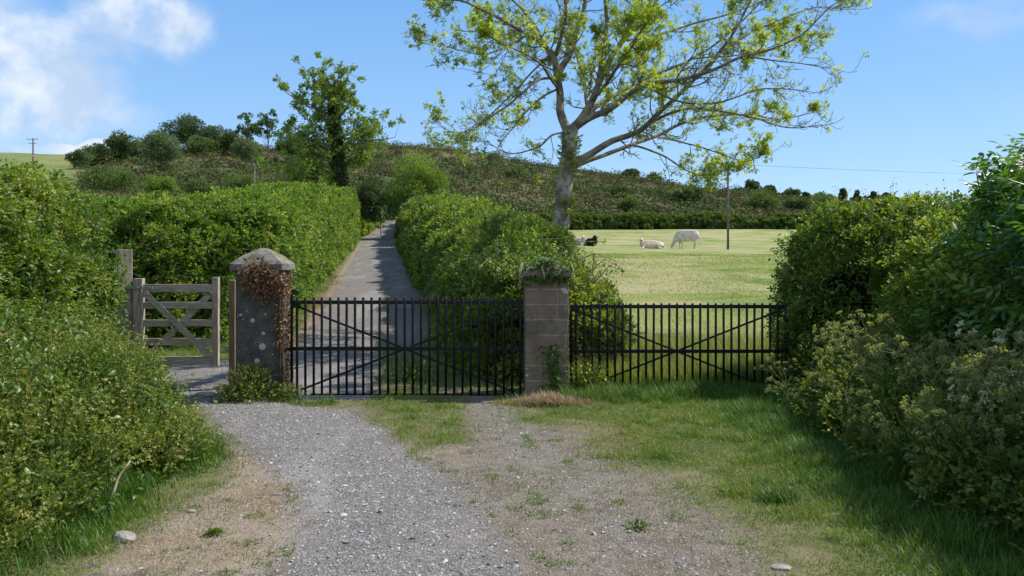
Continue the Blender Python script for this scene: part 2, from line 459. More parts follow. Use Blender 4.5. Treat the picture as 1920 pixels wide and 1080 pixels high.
M_hedge = leaf_mat('hedge_leaf', [(0, (.07, .115, .018)), (.4, (.14, .22, .034)), (.75, (.24, .31, .055)), (1, (.44, .44, .14))], .5, .42, .45)
M_hedge2 = leaf_mat('lane_hedge_leaf', [(0, (.065, .12, .018)), (.4, (.14, .235, .036)), (.8, (.24, .33, .06)), (1, (.40, .41, .12))], .5, .42, .45)
M_shoot = leaf_mat('young_shoot_leaf', [(0, (.12, .2, .03)), (.5, (.24, .27, .05)), (.8, (.3, .2, .07)), (1, (.32, .13, .06))], .4)
M_under = leaf_mat('undergrowth_leaf', [(0, (.065, .11, .022)), (.45, (.155, .215, .045)), (.8, (.27, .31, .08)), (1, (.46, .43, .19))], .48)
M_elder = leaf_mat('elder_leaf', [(0, (.05, .11, .02)), (.6, (.10, .2, .03)), (1, (.18, .29, .05))], .45, .32, .5)
M_ash = leaf_mat('ash_leaf', [(0, (.14, .21, .02)), (.5, (.30, .38, .04)), (1, (.50, .52, .1))], .55, nscale=.8, namp=.3)
M_umbel = leaf_mat('seed_umbel', [(0, (.15, .19, .05)), (.6, (.30, .33, .12)), (1, (.50, .50, .24))], .4)
M_white = leaf_mat('white_petal', [(0, (.4, .42, .25)), (1, (.72, .72, .6))], .3)
M_grass = leaf_mat('grass_blade', [(0, (.045, .11, .012)), (.45, (.095, .19, .02)), (.75, (.18, .24, .035)), (1, (.36, .30, .12))], .35, nscale=2.2, namp=.45)
M_tall = leaf_mat('tall_grass_blade', [(0, (.07, .14, .015)), (.5, (.15, .24, .03)), (.8, (.25, .28, .05)), (1, (.42, .36, .16))], .4, nscale=1.2, namp=.4)
M_straw = leaf_mat('dry_grass_blade', [(0, (.17, .125, .08)), (.6, (.33, .245, .15)), (1, (.5, .40, .26))], .25)
M_dead = leaf_mat('dead_ivy_leaf', [(0, (.06, .032, .02)), (.5, (.16, .085, .048)), (1, (.40, .26, .16))], .25, .7, .15)
M_ivy = leaf_mat('ivy_leaf', [(0, (.03, .075, .014)), (.6, (.07, .15, .025)), (1, (.15, .23, .05))], .35, .5, .2)
M_far = leaf_mat('distant_leaf', [(0, (.06, .095, .03)), (.5, (.105, .165, .045)), (1, (.18, .25, .07))], .4, nscale=.15, namp=.25)
M_fardark = leaf_mat('distant_dark_leaf', [(0, (.038, .065, .025)), (.5, (.065, .11, .035)), (1, (.12, .17, .05))], .35, nscale=.2, namp=.25)
M_farpale = leaf_mat('distant_pale_leaf', [(0, (.08, .12, .05)), (.5, (.13, .19, .08)), (1, (.2, .26, .11))], .35, nscale=.2, namp=.25)
M_farlight = leaf_mat('distant_light_leaf', [(0, (.09, .15, .025)), (.5, (.17, .26, .045)), (1, (.28, .36, .08))], .5, nscale=.3, namp=.25)
M_gorse = leaf_mat('gorse_scrub', [(0, (.045, .07, .022)), (.3, (.075, .11, .03)), (.46, (.10, .115, .036)), (.56, (.105, .098, .038)), (.7, (.118, .084, .042)), (.85, (.095, .09, .035)), (1, (.1, .13, .04))], .12, .8, .1, (1, 1, .8), .035, 1.5)
M_core = solid_mat('shaded_inner_twigs', (.012, .011, .006), (.035, .03, .016), 14, .95, .05, 1, .05)  # inner twigs as a near-black body, shade of the leaf gaps in the colour
M_twig = solid_mat('twig_bark', (.05, .035, .022), (.12, .09, .06), 20)
M_stem = solid_mat('green_stem', (.12, .14, .04), (.22, .24, .09), 12)
M_iron = solid_mat('black_painted_iron', (.004, .0045, .006), (.011, .0115, .013), 30, .5, .3, .15, .002)
M_galv = solid_mat('galvanised_hinge', (.3, .32, .34), (.5, .52, .55), 40, .5, .5, .1, .002, 3, .6)
M_pole = solid_mat('pole_wood', (.09, .08, .07), (.2, .18, .16), 5)


def bark_mat(name, c0, c1, lich, sc=6):
    m, N = mat_new(name); co = N.tc.outputs['Object']
    st = N.vmath('MULTIPLY', co, (1, 1, .35))
    n = N.noise(st, sc * 3, 8, .65, .3); n2 = N.noise(co, sc * .6, 4); n3 = N.noise(co, sc * 1.7, 5, .6, .6)
    col = N.mix(N.smooth(n, .3, .7), c0, c1); col = N.mix(N.smooth(n2, .45, .62), col, lich)
    col = N.mix(N.math('MULTIPLY', N.smooth(n3, .55, .68), .6), col, (.07, .085, .03))
    b = principled(N, col, .9, .15, n, .8, .02); N.link(b.outputs[0], N.out.inputs[0]); return m


M_bark = bark_mat('ash_bark', (.09, .08, .06), (.24, .215, .175), (.38, .355, .30))
M_branch = bark_mat('ash_branch_bark', (.09, .075, .055), (.22, .195, .15), (.27, .25, .19), 9)
M_bark2 = bark_mat('distant_bark', (.07, .06, .045), (.16, .14, .11), (.2, .19, .15), 2)


def wood_mat(name, c0, c1, c2):
    m, N = mat_new(name); co = N.tc.outputs['Generated']; ob = N.tc.outputs['Object']
    gr = N.vmath('MULTIPLY', ob, (2.2, 2.2, 2.2)); n = N.noise(gr, 3, 5, .6)
    at = N.node('ShaderNodeAttribute'); at.attribute_name = 'tint'
    # grain follows the long side: attribute tint 0 = along X, 1 = along Z
    gx = N.noise(N.vmath('MULTIPLY', ob, (6, 60, 60)), 1, 6, .6); gz = N.noise(N.vmath('MULTIPLY', ob, (60, 60, 6)), 1, 6, .6)
    g = N.math('ADD', N.math('MULTIPLY', gx, N.math('SUBTRACT', 1, at.outputs['Fac'])), N.math('MULTIPLY', gz, at.outputs['Fac']))
    col = N.mix(N.smooth(g, .35, .65), c0, c1); col = N.mix(N.math('MULTIPLY', N.smooth(n, .45, .7), .6), col, c2)
    b = principled(N, col, .85, .15, g, .5, .004); N.link(b.outputs[0], N.out.inputs[0]); return m


M_wood = wood_mat('weathered_gate_wood', (.24, .195, .15), (.46, .40, .33), (.33, .30, .25))
M_woodpost = wood_mat('weathered_post_wood', (.17, .145, .11), (.36, .315, .26), (.2, .2, .13))
M_woodnew = wood_mat('orange_post_wood', (.17, .12, .075), (.27, .195, .125), (.2, .15, .1))


def render_mat():
    """dark lichened cement render of the left pillar"""
    m, N = mat_new('dark_cement_render'); co = N.tc.outputs['Object']
    n = N.noise(co, 5, 8, .65); f = N.noise(co, 45, 6, .7); stk = N.noise(N.vmath('MULTIPLY', co, (14, 14, 1.2)), 1, 5)
    col = N.mix(N.smooth(n, .35, .65), (.055, .052, .052), (.12, .112, .105)); col = N.mix(N.math('MULTIPLY', N.smooth(f, .5, .72), .7), col, (.22, .21, .2))
    col = N.mix(N.math('MULTIPLY', N.smooth(stk, .55, .75), .5), col, (.17, .14, .12))
    v = N.voro(co, 34, 'F1', 'Distance'); r = N.voro(co, 34)
    sp = N.math('MULTIPLY', N.smooth(v, .17, .1), N.smooth(N.noise(co, 3.1, 3), .52, .6))
    col = N.mix(N.math('MULTIPLY', sp, .8), col, (.5, .5, .48))
    b = principled(N, col, .9, .2, f, .5, .006); N.link(b.outputs[0], N.out.inputs[0]); return m


def cap_mat(name, c0, c1, moss=(.16, .14, .03), amt=.8):
    m, N = mat_new(name); co = N.tc.outputs['Object']
    n = N.noise(co, 7, 8, .65); f = N.noise(co, 60, 4, .7); k = N.noise(co, 11, 5, .6)
    col = N.mix(N.smooth(n, .35, .65), c0, c1); col = N.mix(N.math('MULTIPLY', N.smooth(f, .55, .7), .6), col, (.4, .39, .36))
    geo = N.node('ShaderNodeSeparateXYZ'); gg = N.node('ShaderNodeNewGeometry'); N.link(gg.outputs['Normal'], geo.inputs[0])
    up = N.smooth(geo.outputs[2], .3, .8)
    col = N.mix(N.math('MULTIPLY', N.math('MULTIPLY', up, N.smooth(k, .5, .6)), amt), col, moss)
    b = principled(N, col, .92, .15, n, .8, .015); N.link(b.outputs[0], N.out.inputs[0]); return m


def block_mat():
    """coursed stone pillar with thin pale joints, drawn from object coordinates"""
    m, N = mat_new('coursed_pillar_stone'); co = N.tc.outputs['Object']
    sx = N.node('ShaderNodeSeparateXYZ'); N.link(co, sx.inputs[0]); wob = N.math('MULTIPLY', N.math('SUBTRACT', N.noise(co, 9, 3), .5), .02)
    z = N.math('ADD', sx.outputs[2], wob)
    hz = N.math('DIVIDE', z, .183); fz = N.math('FRACT', hz); row = N.math('FLOOR', hz)
    jl = N.math('MINIMUM', fz, N.math('SUBTRACT', 1, fz))
    x = N.math('ADD', N.math('ADD', sx.outputs[0], sx.outputs[1]), wob)
    xo = N.math('ADD', N.math('ADD', x, .005), N.math('MULTIPLY', N.math('MODULO', N.math('ABSOLUTE', row), 2), .02))
    jx = N.math('ABSOLUTE', xo)
    j = N.math('MAXIMUM', N.smooth(jl, .05, .012), N.math('MULTIPLY', N.smooth(jx, .008, .002), .7))
    brk = N.smooth(N.noise(co, 6, 4), .38, .55); j = N.math('MULTIPLY', j, brk)
    n = N.noise(co, 6, 8, .65); f = N.noise(co, 50, 6, .7)
    wn = N.node('ShaderNodeTexWhiteNoise'); wn.noise_dimensions = '1D'; N.link(row, wn.inputs['W'])
    col = N.mix(N.smooth(n, .3, .7), (.12, .095, .075), (.24, .19, .15)); col = N.mix(N.math('MULTIPLY', wn.outputs[0], .35), col, (.27, .2, .15))
    col = N.mix(N.math('MULTIPLY', N.smooth(f, .5, .7), .5), col, (.07, .06, .05))
    col = N.mix(N.math('MULTIPLY', j, .65), col, (.42, .38, .34))
    hgt = N.math('SUBTRACT', f, N.math('MULTIPLY', j, .4))
    b = principled(N, col, .92, .15, hgt, .5, .008); N.link(b.outputs[0], N.out.inputs[0]); return m


M_render = render_mat(); M_cap = cap_mat('mossy_cap_stone', (.10, .095, .09), (.24, .22, .2)); M_cap2 = cap_mat('brown_cap_stone', (.13, .095, .07), (.27, .2, .15), (.1, .11, .04), .5)
M_block = block_mat()
M_lichen = solid_mat('white_lichen', (.36, .37, .36), (.55, .56, .54), 60)
M_stone = solid_mat('loose_stone', (.2, .18, .155), (.36, .325, .285), 12, .9, .2, .8, .02)
M_stick = solid_mat('bare_stick', (.32, .24, .15), (.5, .4, .28), 20)


def ground_mat():
    m, N = mat_new('ground_cover'); geo = N.node('ShaderNodeNewGeometry'); co = geo.outputs['Position']
    A = N.node('ShaderNodeVertexColor'); A.layer_name = 'cover'; sa = N.node('ShaderNodeSeparateColor'); N.link(A.outputs[0], sa.inputs[0])
    B = N.node('ShaderNodeVertexColor'); B.layer_name = 'cover_far'; sb = N.node('ShaderNodeSeparateColor'); N.link(B.outputs[0], sb.inputs[0])
    grav, grass, dry = sa.outputs[0], sa.outputs[1], sa.outputs[2]; field, hill = sb.outputs[0], sb.outputs[1]
    nb = N.noise(co, 1.6, 5, .65); nm = N.noise(co, 9, 5, .7); nf = N.noise(co, 55, 4, .7); nl = N.noise(co, .35, 4, .6)
    mixn = N.math('ADD', N.math('MULTIPLY', N.math('SUBTRACT', nb, .5), .7), N.math('MULTIPLY', N.math('SUBTRACT', nm, .5), .9))
    def sharp(mk, w=.22, k=1.0): return N.smooth(N.math('ADD', mk, N.math('MULTIPLY', mixn, k)), .5 - w, .5 + w)
    # trodden soil with grit
    vs = N.voro(co, 95); vsx = N.node('ShaderNodeSeparateColor'); N.link(vs, vsx.inputs[0])
    vd = N.voro(co, 95, 'F1', 'Distance')
    soil = N.mix(N.smooth(nm, .3, .7), (.12, .098, .073), (.215, .178, .14)); soil = N.mix(N.math('MULTIPLY', N.smooth(nb, .4, .65), .6), soil, (.19, .165, .135))
    chip = N.math('MULTIPLY', N.smooth(vsx.outputs[0], .72, .8), N.smooth(vd, .5, .3))
    soil = N.mix(N.math('MULTIPLY', N.smooth(N.noise(co, 4.2, 6, .75), .48, .62), .5), soil, (.13, .10, .07)); soil = N.mix(N.math('MULTIPLY', chip, .7), soil, (.42, .41, .41)); soil = N.mix(N.math('MULTIPLY', N.smooth(vsx.outputs[1], .86, .9), .55), soil, (.09, .075, .06))
    # crushed grey stone
    v1 = N.voro(co, 60); s1 = N.node('ShaderNodeSeparateColor'); N.link(v1, s1.inputs[0]); d1 = N.voro(co, 60, 'F1', 'Distance')
    v2 = N.voro(co, 130); s2 = N.node('ShaderNodeSeparateColor'); N.link(v2, s2.inputs[0])
    gcol = N.ramp(s1.outputs[0], [(0, (.085, .079, .073)), (.35, (.18, .163, .15)), (.7, (.26, .239, .222)), (1, (.39, .37, .35))])
    gcol2 = N.ramp(s2.outputs[0], [(0, (.115, .102, .092)), (.5, (.21, .19, .174)), (1, (.31, .286, .268))])
    gcol = N.mix(N.smooth(nm, .42, .58), gcol, gcol2); gcol = N.mix(N.math('MULTIPLY', N.smooth(d1, .38, .62), .55), gcol, (.1, .095, .09))
    gcol = N.mix(N.math('MULTIPLY', N.smooth(nb, .42, .66), .45), gcol, (.24, .205, .175)); gcol = N.mix(N.math('MULTIPLY', N.smooth(N.noise(co, 5.5, 6, .75), .42, .62), .4), gcol, (.12, .115, .11)); gcol = N.mix(N.math('MULTIPLY', N.smooth(N.noise(N.vmath('MULTIPLY', co, (1.6, .35, 1)), 1, 4), .5, .65), .35), gcol, (.36, .35, .335))
    # turf under the blades, straw, mown field, scrub floor
    turf = N.mix(N.smooth(nm, .3, .7), (.06, .08, .022), (.12, .135, .038)); turf = N.mix(N.math('MULTIPLY', N.math('MULTIPLY', N.smooth(nb, .45, .6), .75), N.smooth(grass, 1.3, .9)), turf, (.2, .165, .09))
    straw = N.mix(N.smooth(nf, .3, .7), (.2, .148, .098), (.38, .29, .195)); straw = N.mix(N.math('MULTIPLY', N.smooth(nb, .35, .65), .75), straw, (.30, .25, .2))
    st = N.vmath('MULTIPLY', co, (.34, .62, 1)); sn = N.noise(st, .5, 6, .65, 1.5); sn2 = N.noise(N.vmath('MULTIPLY', co, (.3, .5, 1)), .38, 6, .7, 1.2)
    fcol = N.mix(N.smooth(sn, .42, .56), (.13, .185, .04), (.25, .265, .085)); fcol = N.mix(N.math('MULTIPLY', N.smooth(sn2, .45, .58), .75), fcol, (.38, .32, .18))
    fcol = N.mix(N.math('MULTIPLY', N.smooth(nm, .45, .7), .45), fcol, (.11, .17, .03)); 
    hn = N.noise(co, .16, 6, .65); hcol = N.ramp(hn, [(.3, (.06, .075, .03)), (.45, (.09, .105, .035)), (.55, (.13, .10, .05)), (.7, (.10, .13, .04))])
    gf = N.mix(N.smooth(N.noise(co, .05, 5), .35, .65), (.11, .15, .04), (.19, .2, .07))
    sepp = N.node('ShaderNodeSeparateXYZ'); N.link(co, sepp.inputs[0])
    col = N.mix(N.math('MULTIPLY', sharp(dry, .35, 2.6), .75), soil, straw); col = N.mix(N.math('MULTIPLY', sharp(grass, .3, 2.8), .92), col, turf); col = N.mix(sharp(grav, .4, 2.2), col, gcol)
    far_green = N.smooth(sepp.outputs[1], 110, 125)
    base = N.mix(field, col, fcol); base = N.mix(far_green, base, gf); base = N.mix(hill, base, hcol)
    h = N.math('ADD', N.math('MULTIPLY', N.math('SUBTRACT', 1, d1), .6), N.math('MULTIPLY', nf, .8)); h = N.math('ADD', h, N.math('MULTIPLY', nm, 1.5))
    b = principled(N, base, .95, .12, h, .7, .02); N.link(b.outputs[0], N.out.inputs[0]); return m


M_ground = ground_mat()

# ------------------------------------------------------------------ build the ground sheet
def build_ground():
    rows = [-14.]
    while rows[-1] < 1700:
        y = rows[-1]; rows.append(y + (max(.045, abs(y) * .0075) if y > 2 else .5 if y < 1 else .1) * (1.0 if y < 320 else 4))
    rows = np.array(rows)
    u = [0.0]
    while u[-1] < 1.9: u.append(u[-1] + (.0052 if u[-1] < .62 else .02 + (u[-1] - .62) * .08))
    u = np.array(u); u = np.concatenate([-u[:0:-1], u])
    YY, UU = np.meshgrid(rows, u, indexing='ij')
    XX = UU * (np.maximum(YY, 0) + 9.0 + np.maximum(-YY, 0))
    # (columns spread out slowly so that near ground keeps its detail)
    ZZ = H(XX.ravel(), YY.ravel()).reshape(XX.shape)
    g = masks(XX.ravel(), YY.ravel())
    nr, nc = XX.shape; V = np.stack([XX, YY, ZZ], -1).reshape(-1, 3)
    i = np.arange(nr - 1)[:, None] * nc; j = np.arange(nc - 1)[None]
    Fa = np.stack([i + j, i + j + 1, i + nc + j + 1, i + nc + j], -1).reshape(-1, 4)
    fc = V[Fa].mean(1); fm = {k: v[Fa].mean(1) for k, v in g.items()}
    is_lane = fm['gravel'] > .45
    is_hill = (fc[:, 1] > 118) & ~is_lane
    is_field = (fm['field'] > .5) & ~is_hill & ~is_lane
    for name, sel, lab in (('lane', is_lane, None), ('hill', is_hill, None), ('field', is_field, None), ('ground', ~(is_lane | is_hill | is_field), None)):
        fs = Fa[sel]; used, inv = np.unique(fs, return_inverse=True); a = Acc(); a.add(V[used], inv.reshape(-1, 4))
        o = a.build(name, M_ground, smooth=True); o['kind'] = 'structure'
        for ln, ks in (('cover', ('gravel', 'grass', 'dry')), ('cover_far', ('field', 'hill', None))):
            ca = o.data.color_attributes.new(ln, 'FLOAT_COLOR', 'POINT'); c = np.zeros((len(used), 4), np.float32); c[:, 3] = 1
            for q, k in enumerate(ks):
                if k: c[:, q] = g[k][used]
            ca.data.foreach_set('color', c.ravel())


build_ground()

# ------------------------------------------------------------------ hedges
def seg_dist(X, Y, path):
    """nearest point on polyline: distance, outward dir, interpolated hw, h"""
    pa = np.asarray(path, float); best = np.full(len(X), 1e9); out = np.zeros((len(X), 2)); hw = np.zeros(len(X)); hh = np.zeros(len(X))
    for a, b in zip(pa[:-1], pa[1:]):
        d = b[:2] - a[:2]; t = np.clip(((X - a[0]) * d[0] + (Y - a[1]) * d[1]) / (d @ d), 0, 1)
        qx = a[0] + t * d[0]; qy = a[1] + t * d[1]; dist = np.hypot(X - qx, Y - qy); s = dist < best
        best = np.where(s, dist, best); out[s] = np.stack([X - qx, Y - qy], -1)[s] / np.maximum(dist[s], 1e-6)[:, None]
        w = a[2] + t * (b[2] - a[2]); h = a[3] + t * (b[3] - a[3]); hw = np.where(s, w, hw); hh = np.where(s, h, hh)
    return best, out, hw, hh


def hfield(Pt, path, p, amp, nsc, seed):
    d, out, hw, hh = seg_dist(Pt[:, 0], Pt[:, 1], path)
    zr = Pt[:, 2] - H(Pt[:, 0], Pt[:, 1])
    f = ((d / hw) ** p + (np.maximum(zr, 0) / hh) ** p) ** (1 / p) + vn(Pt, nsc, seed, 3) * amp
    n = np.concatenate([out * ((d / hw) ** (p - 1) / hw)[:, None], ((np.maximum(zr, 0) / hh) ** (p - 1) / hh)[:, None]], 1)
    return f, norm(n + 1e-6), zr


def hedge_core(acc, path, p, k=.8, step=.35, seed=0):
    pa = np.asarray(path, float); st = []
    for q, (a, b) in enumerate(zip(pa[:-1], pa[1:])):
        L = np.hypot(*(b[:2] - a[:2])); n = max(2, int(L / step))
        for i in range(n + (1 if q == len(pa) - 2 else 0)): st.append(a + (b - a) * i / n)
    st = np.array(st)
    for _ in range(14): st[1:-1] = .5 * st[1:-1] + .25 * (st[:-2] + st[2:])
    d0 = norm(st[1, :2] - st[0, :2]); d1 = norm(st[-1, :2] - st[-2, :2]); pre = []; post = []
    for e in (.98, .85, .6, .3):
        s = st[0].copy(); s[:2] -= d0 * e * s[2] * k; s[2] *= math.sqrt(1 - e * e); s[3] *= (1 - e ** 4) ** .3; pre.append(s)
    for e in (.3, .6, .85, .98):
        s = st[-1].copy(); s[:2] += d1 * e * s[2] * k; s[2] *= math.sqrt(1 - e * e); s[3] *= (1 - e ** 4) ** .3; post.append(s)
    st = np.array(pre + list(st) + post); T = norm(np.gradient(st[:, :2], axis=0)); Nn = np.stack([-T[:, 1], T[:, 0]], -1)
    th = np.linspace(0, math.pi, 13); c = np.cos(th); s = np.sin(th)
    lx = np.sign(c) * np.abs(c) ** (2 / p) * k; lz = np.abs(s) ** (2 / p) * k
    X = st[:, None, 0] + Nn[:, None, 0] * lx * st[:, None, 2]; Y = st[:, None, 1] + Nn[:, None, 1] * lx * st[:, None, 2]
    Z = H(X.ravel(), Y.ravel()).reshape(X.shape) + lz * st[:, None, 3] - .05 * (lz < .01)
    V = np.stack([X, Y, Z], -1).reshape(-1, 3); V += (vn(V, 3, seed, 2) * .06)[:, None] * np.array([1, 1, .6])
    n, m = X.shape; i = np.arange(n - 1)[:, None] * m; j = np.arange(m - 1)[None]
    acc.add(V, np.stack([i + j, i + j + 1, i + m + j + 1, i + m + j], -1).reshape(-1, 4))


def hedge(name, label, path, leaf=.035, cover=2.2, p=4, amp=.12, nsc=1.2, clump=.16, mat=None, shoots=0, shoot_len=.3, tpl=None, seed=0,
          band=(.78, 1.04), cat='hedge', group=None, core=.78, per=26, tint_mu=.45, zmin=0.0, smat=None, cull=.3, ymax=None, parent=None, twigs=0):
    """clumps of leaves through the outer shell of a hedge body; a dark core of twigs, inner shade put into its colour, closes it"""
    mat = mat or M_hedge; pa = np.asarray(path, float)
    root = parent or thing(name, label, cat, (0, 0, 0), 0, group)
    mw = pa[:, 2].max(); lo = np.array([pa[:, 0].min() - mw * 1.1, pa[:, 1].min() - mw * 1.1, 0]); hi = np.array([pa[:, 0].max() + mw * 1.1, pa[:, 1].max() + mw * 1.1, 1])
    # estimate shell area to fix the number of clumps
    L = np.hypot(*np.diff(pa[:, :2], axis=0).T).sum(); area = L * (2 * pa[:, 3].mean() + 2 * pa[:, 2].mean()) + 2 * math.pi * mw * pa[:, 3].mean() * .6
    tpls = [tpl] if tpl is not None else SPRIG
    sprig_leaf_area = .3 * (leaf * 2.6) ** 2
    n_sp = int(area * cover / sprig_leaf_area); n_cl = max(20, n_sp // per)
    pts = []; nrm = []; got = 0
    while got < n_cl:
        k = 60000; C = np.empty((k, 3)); C[:, :2] = lo[:2] + rng.random((k, 2)) * (hi - lo)[:2]
        d, _, hw, hh = seg_dist(C[:, 0], C[:, 1], path); C = C[d < hw * 1.12]; hh = hh[d < hw * 1.12]
        C[:, 2] = H(C[:, 0], C[:, 1]) + zmin + rng.random(len(C)) * (hh * 1.15 - zmin)
        f, n, zr = hfield(C, path, p, amp, nsc, seed)
        ok = (f > band[0]) & (f < band[1])
        C = C[ok]; n = n[ok]
        tocam = norm(np.array([0, 0, EYE]) - C); facing = (n * tocam).sum(1)
        keep = rng.random(len(C)) < np.where(facing > -.15, 1, cull) * np.clip((12 / np.maximum(C[:, 1], 12)) ** 1.3, .15, 1)
        if ymax is not None: keep &= C[:, 1] < ymax
        pts.append(C[keep]); nrm.append(n[keep]); got += keep.sum()
    C = np.concatenate(pts)[:n_cl]; n = np.concatenate(nrm)[:n_cl]
    # leaves of one clump sit on the outer side of a little dome
    idx = np.repeat(np.arange(len(C)), per); N = len(idx)
    d = norm(rand_dirs(N) + n[idx] * .75 + np.array([0, 0, .25])); rr = clump * (.55 + .45 * rng.random(N)) * (.7 + .6 * rng.random(len(C)))[idx]
    pos = C[idx] + d * rr[:, None] - d * (leaf * 1.0)
    ct = rng.normal(tint_mu, .13, len(C)); tint = np.clip(ct[idx] + rng.normal(0, .17, N), 0, 1)
    ld = norm(d * .8 + rand_dirs(N) * .75 + np.array([0, 0, .15])); ln = norm(d * .5 + rand_dirs(N) * .6 + np.array([0, 0, .8]))
    tint = np.clip(tint + .22 * vn(pos, .9, seed + 40, 2) + .18 * vn(pos, 3.1, seed + 44, 1), 0, 1)
    a = Acc(); which = rng.integers(0, len(tpls), N)
    for w in range(len(tpls)):
        s = which == w; a.inst(tpls[w], pos[s], frames(ld[s], ln[s]), leaf * 2.6 * (.65 + .6 * rng.random(s.sum())) * (np.clip(pos[s, 1] / 12, 1, 2.2) ** .7 if path[-1][1] > 20 and leaf < .07 else 1), tint[s])
    gm = [mat]
    if shoots:
        gm.append(smat or M_shoot)
        hs = n[:, 2] > .45; Cs = C[hs]
        if len(Cs):
            q = rng.integers(0, len(Cs), shoots); base = Cs[q] + rng.normal(0, .05, (shoots, 3)); dr = norm(np.array([0, 0, 1]) + rng.normal(0, .3, (shoots, 3)))
            ln_ = shoot_len * (.3 + .9 * rng.random(shoots)); kk = 6
            for i in range(kk):
                pp = base + dr * (ln_ * (i + 1) / kk)[:, None] + clump * .5 * dr; dd = norm(dr + rand_dirs(shoots) * .9)
                a.inst(LEAF, pp, frames(dd, norm(rand_dirs(shoots) + np.array([0, 0, .6]))), leaf * 1.1 * (1 - .09 * i) * (.7 + .5 * rng.random(shoots)), np.clip(.2 + .12 * i + rng.normal(0, .15, shoots), 0, 1), 1)
            st = stem_tpl(.01); a.inst(st, base, frames(dr, rand_dirs(shoots)), np.stack([ln_ * .35, ln_ + clump * .5, ln_ * .35], -1), np.full(shoots, .9), 1)
    a.build('leaves', gm, root)
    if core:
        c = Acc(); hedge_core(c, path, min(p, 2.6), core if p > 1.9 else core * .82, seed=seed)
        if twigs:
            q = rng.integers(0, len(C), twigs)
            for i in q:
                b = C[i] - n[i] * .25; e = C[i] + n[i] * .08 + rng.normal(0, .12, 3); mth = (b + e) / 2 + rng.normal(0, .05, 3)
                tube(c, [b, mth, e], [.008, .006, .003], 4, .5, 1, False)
        c.build('dark_core_twigs', [M_core, M_twig], root)
    return root


print('hedges')
# left, tall hedge next to the path
hedge('hedge', 'tall untrimmed hedge on the left edge of the photo beside the wooden gate post', [(-5.45, 2.0, 1.15, 2.35), (-5.4, 5.5, 1.15, 2.34), (-5.42, 8.0, 1.0, 2.25)],
      .034, 2.1, 3.2, .13, 1.3, .17, M_hedge, 420, .3, seed=1, twigs=150, tint_mu=.5)
# left undergrowth bank in front of it
u1 = hedge('undergrowth', None, [(-4.4, 1.8, 1.6, 1.3), (-4.25, 4.3, 1.55, 1.2), (-3.95, 5.5, 1.4, .95), (-4.6, 7.2, .9, .95)], .023, 1.5, 1.7, .36, 1.6, .15, M_under, 500, .3, seed=2, cat='undergrowth', tint_mu=.42, smat=M_umbel)
# hedge behind the wooden gate turning along the lane
hedge('hedge', 'long clipped hedge behind the wooden gate running up the left side of the lane',
      [(-10.2, 13.2, 1.0, 2.4), (-7.8, 13.1, 1.0, 2.35), (-6.2, 13.4, 1.0, 2.35), (-5.55, 14.6, .95, 2.38), (-5.8, 16.6, .95, 2.5), (-6.75, 21, 1.0, 2.72), (-8.25, 30, 1.05, 2.9), (-9.85, 40, 1.05, 3.05), (-11.75, 51.5, 1.05, 3.3)],
      .042, 1.9, 5, .10, 1.8, .15, M_hedge2, 900, .28, seed=3, twigs=120, tint_mu=.48, cull=.12, core=.72, band=(.76, 1.04))
# lane, right side
hedge('hedge', 'rounded hedge along the right side of the lane behind the black gate and brown pillar',
      [(.15, 10.6, .75, 1.45), (.05, 12.2, 1.15, 1.9), (.1, 14.5, 1.3, 1.9), (-.9, 21, 1.4, 2.15), (-2.8, 32, 1.55, 2.45), (-4.75, 44, 1.65, 2.7)],
      .042, 1.75, 2.1, .26, 1.1, .22, M_hedge, 700, .3, seed=4, twigs=100, tint_mu=.45, cull=.12)
# bush of ivy and bramble right of the pillar
hedge('bramble_bush', 'bright green bramble bush spilling past the right side of the brown pillar',
      [(.35, 10.6, .55, 1.5), (1.05, 10.9, .62, 1.3), (1.35, 11.2, .4, 1.0)], .04, 2.0, 2.2, .2, 1.6, .15, M_hedge, 260, .3, seed=5, cat='bush', tint_mu=.6)
# right block hedge
hedge('hedge', 'square cut dark hedge at the end of the right hand black gate', [(4.6, 9.55, 1.05, 2.15), (5.4, 9.1, 1.05, 2.2), (6.5, 8.9, 1.0, 2.2), (9.0, 8.8, 1.0, 2.2)],
        .036, 3.2, 4, .12, 1.3, .16, M_hedge, 620, .3, seed=6, twigs=150, tint_mu=.42, core=.72)
hedge('hedge', 'dark shaded hedge between the square cut hedge and the elder bush', [(5.0, 7.9, .95, 2.0), (4.6, 6.2, .95, 1.75), (4.5, 3.0, 1.0, 1.6), (4.6, .5, 1.0, 1.6)],
      .036, 1.9, 2.8, .15, 1.3, .16, M_hedge, 60, .25, seed=7, twigs=120, tint_mu=.4)

def mix_in(h, path, leaf, cover, mat, p, amp, seed, tpl=None, tint=.35, zmin=0):
    hedge('', '', path, leaf, cover, p, amp, 1.3, .2, mat, 0, seed=seed, parent=h, core=0, tpl=tpl or LEAF, per=8, tint_mu=tint, band=(.9, 1.07), zmin=zmin)


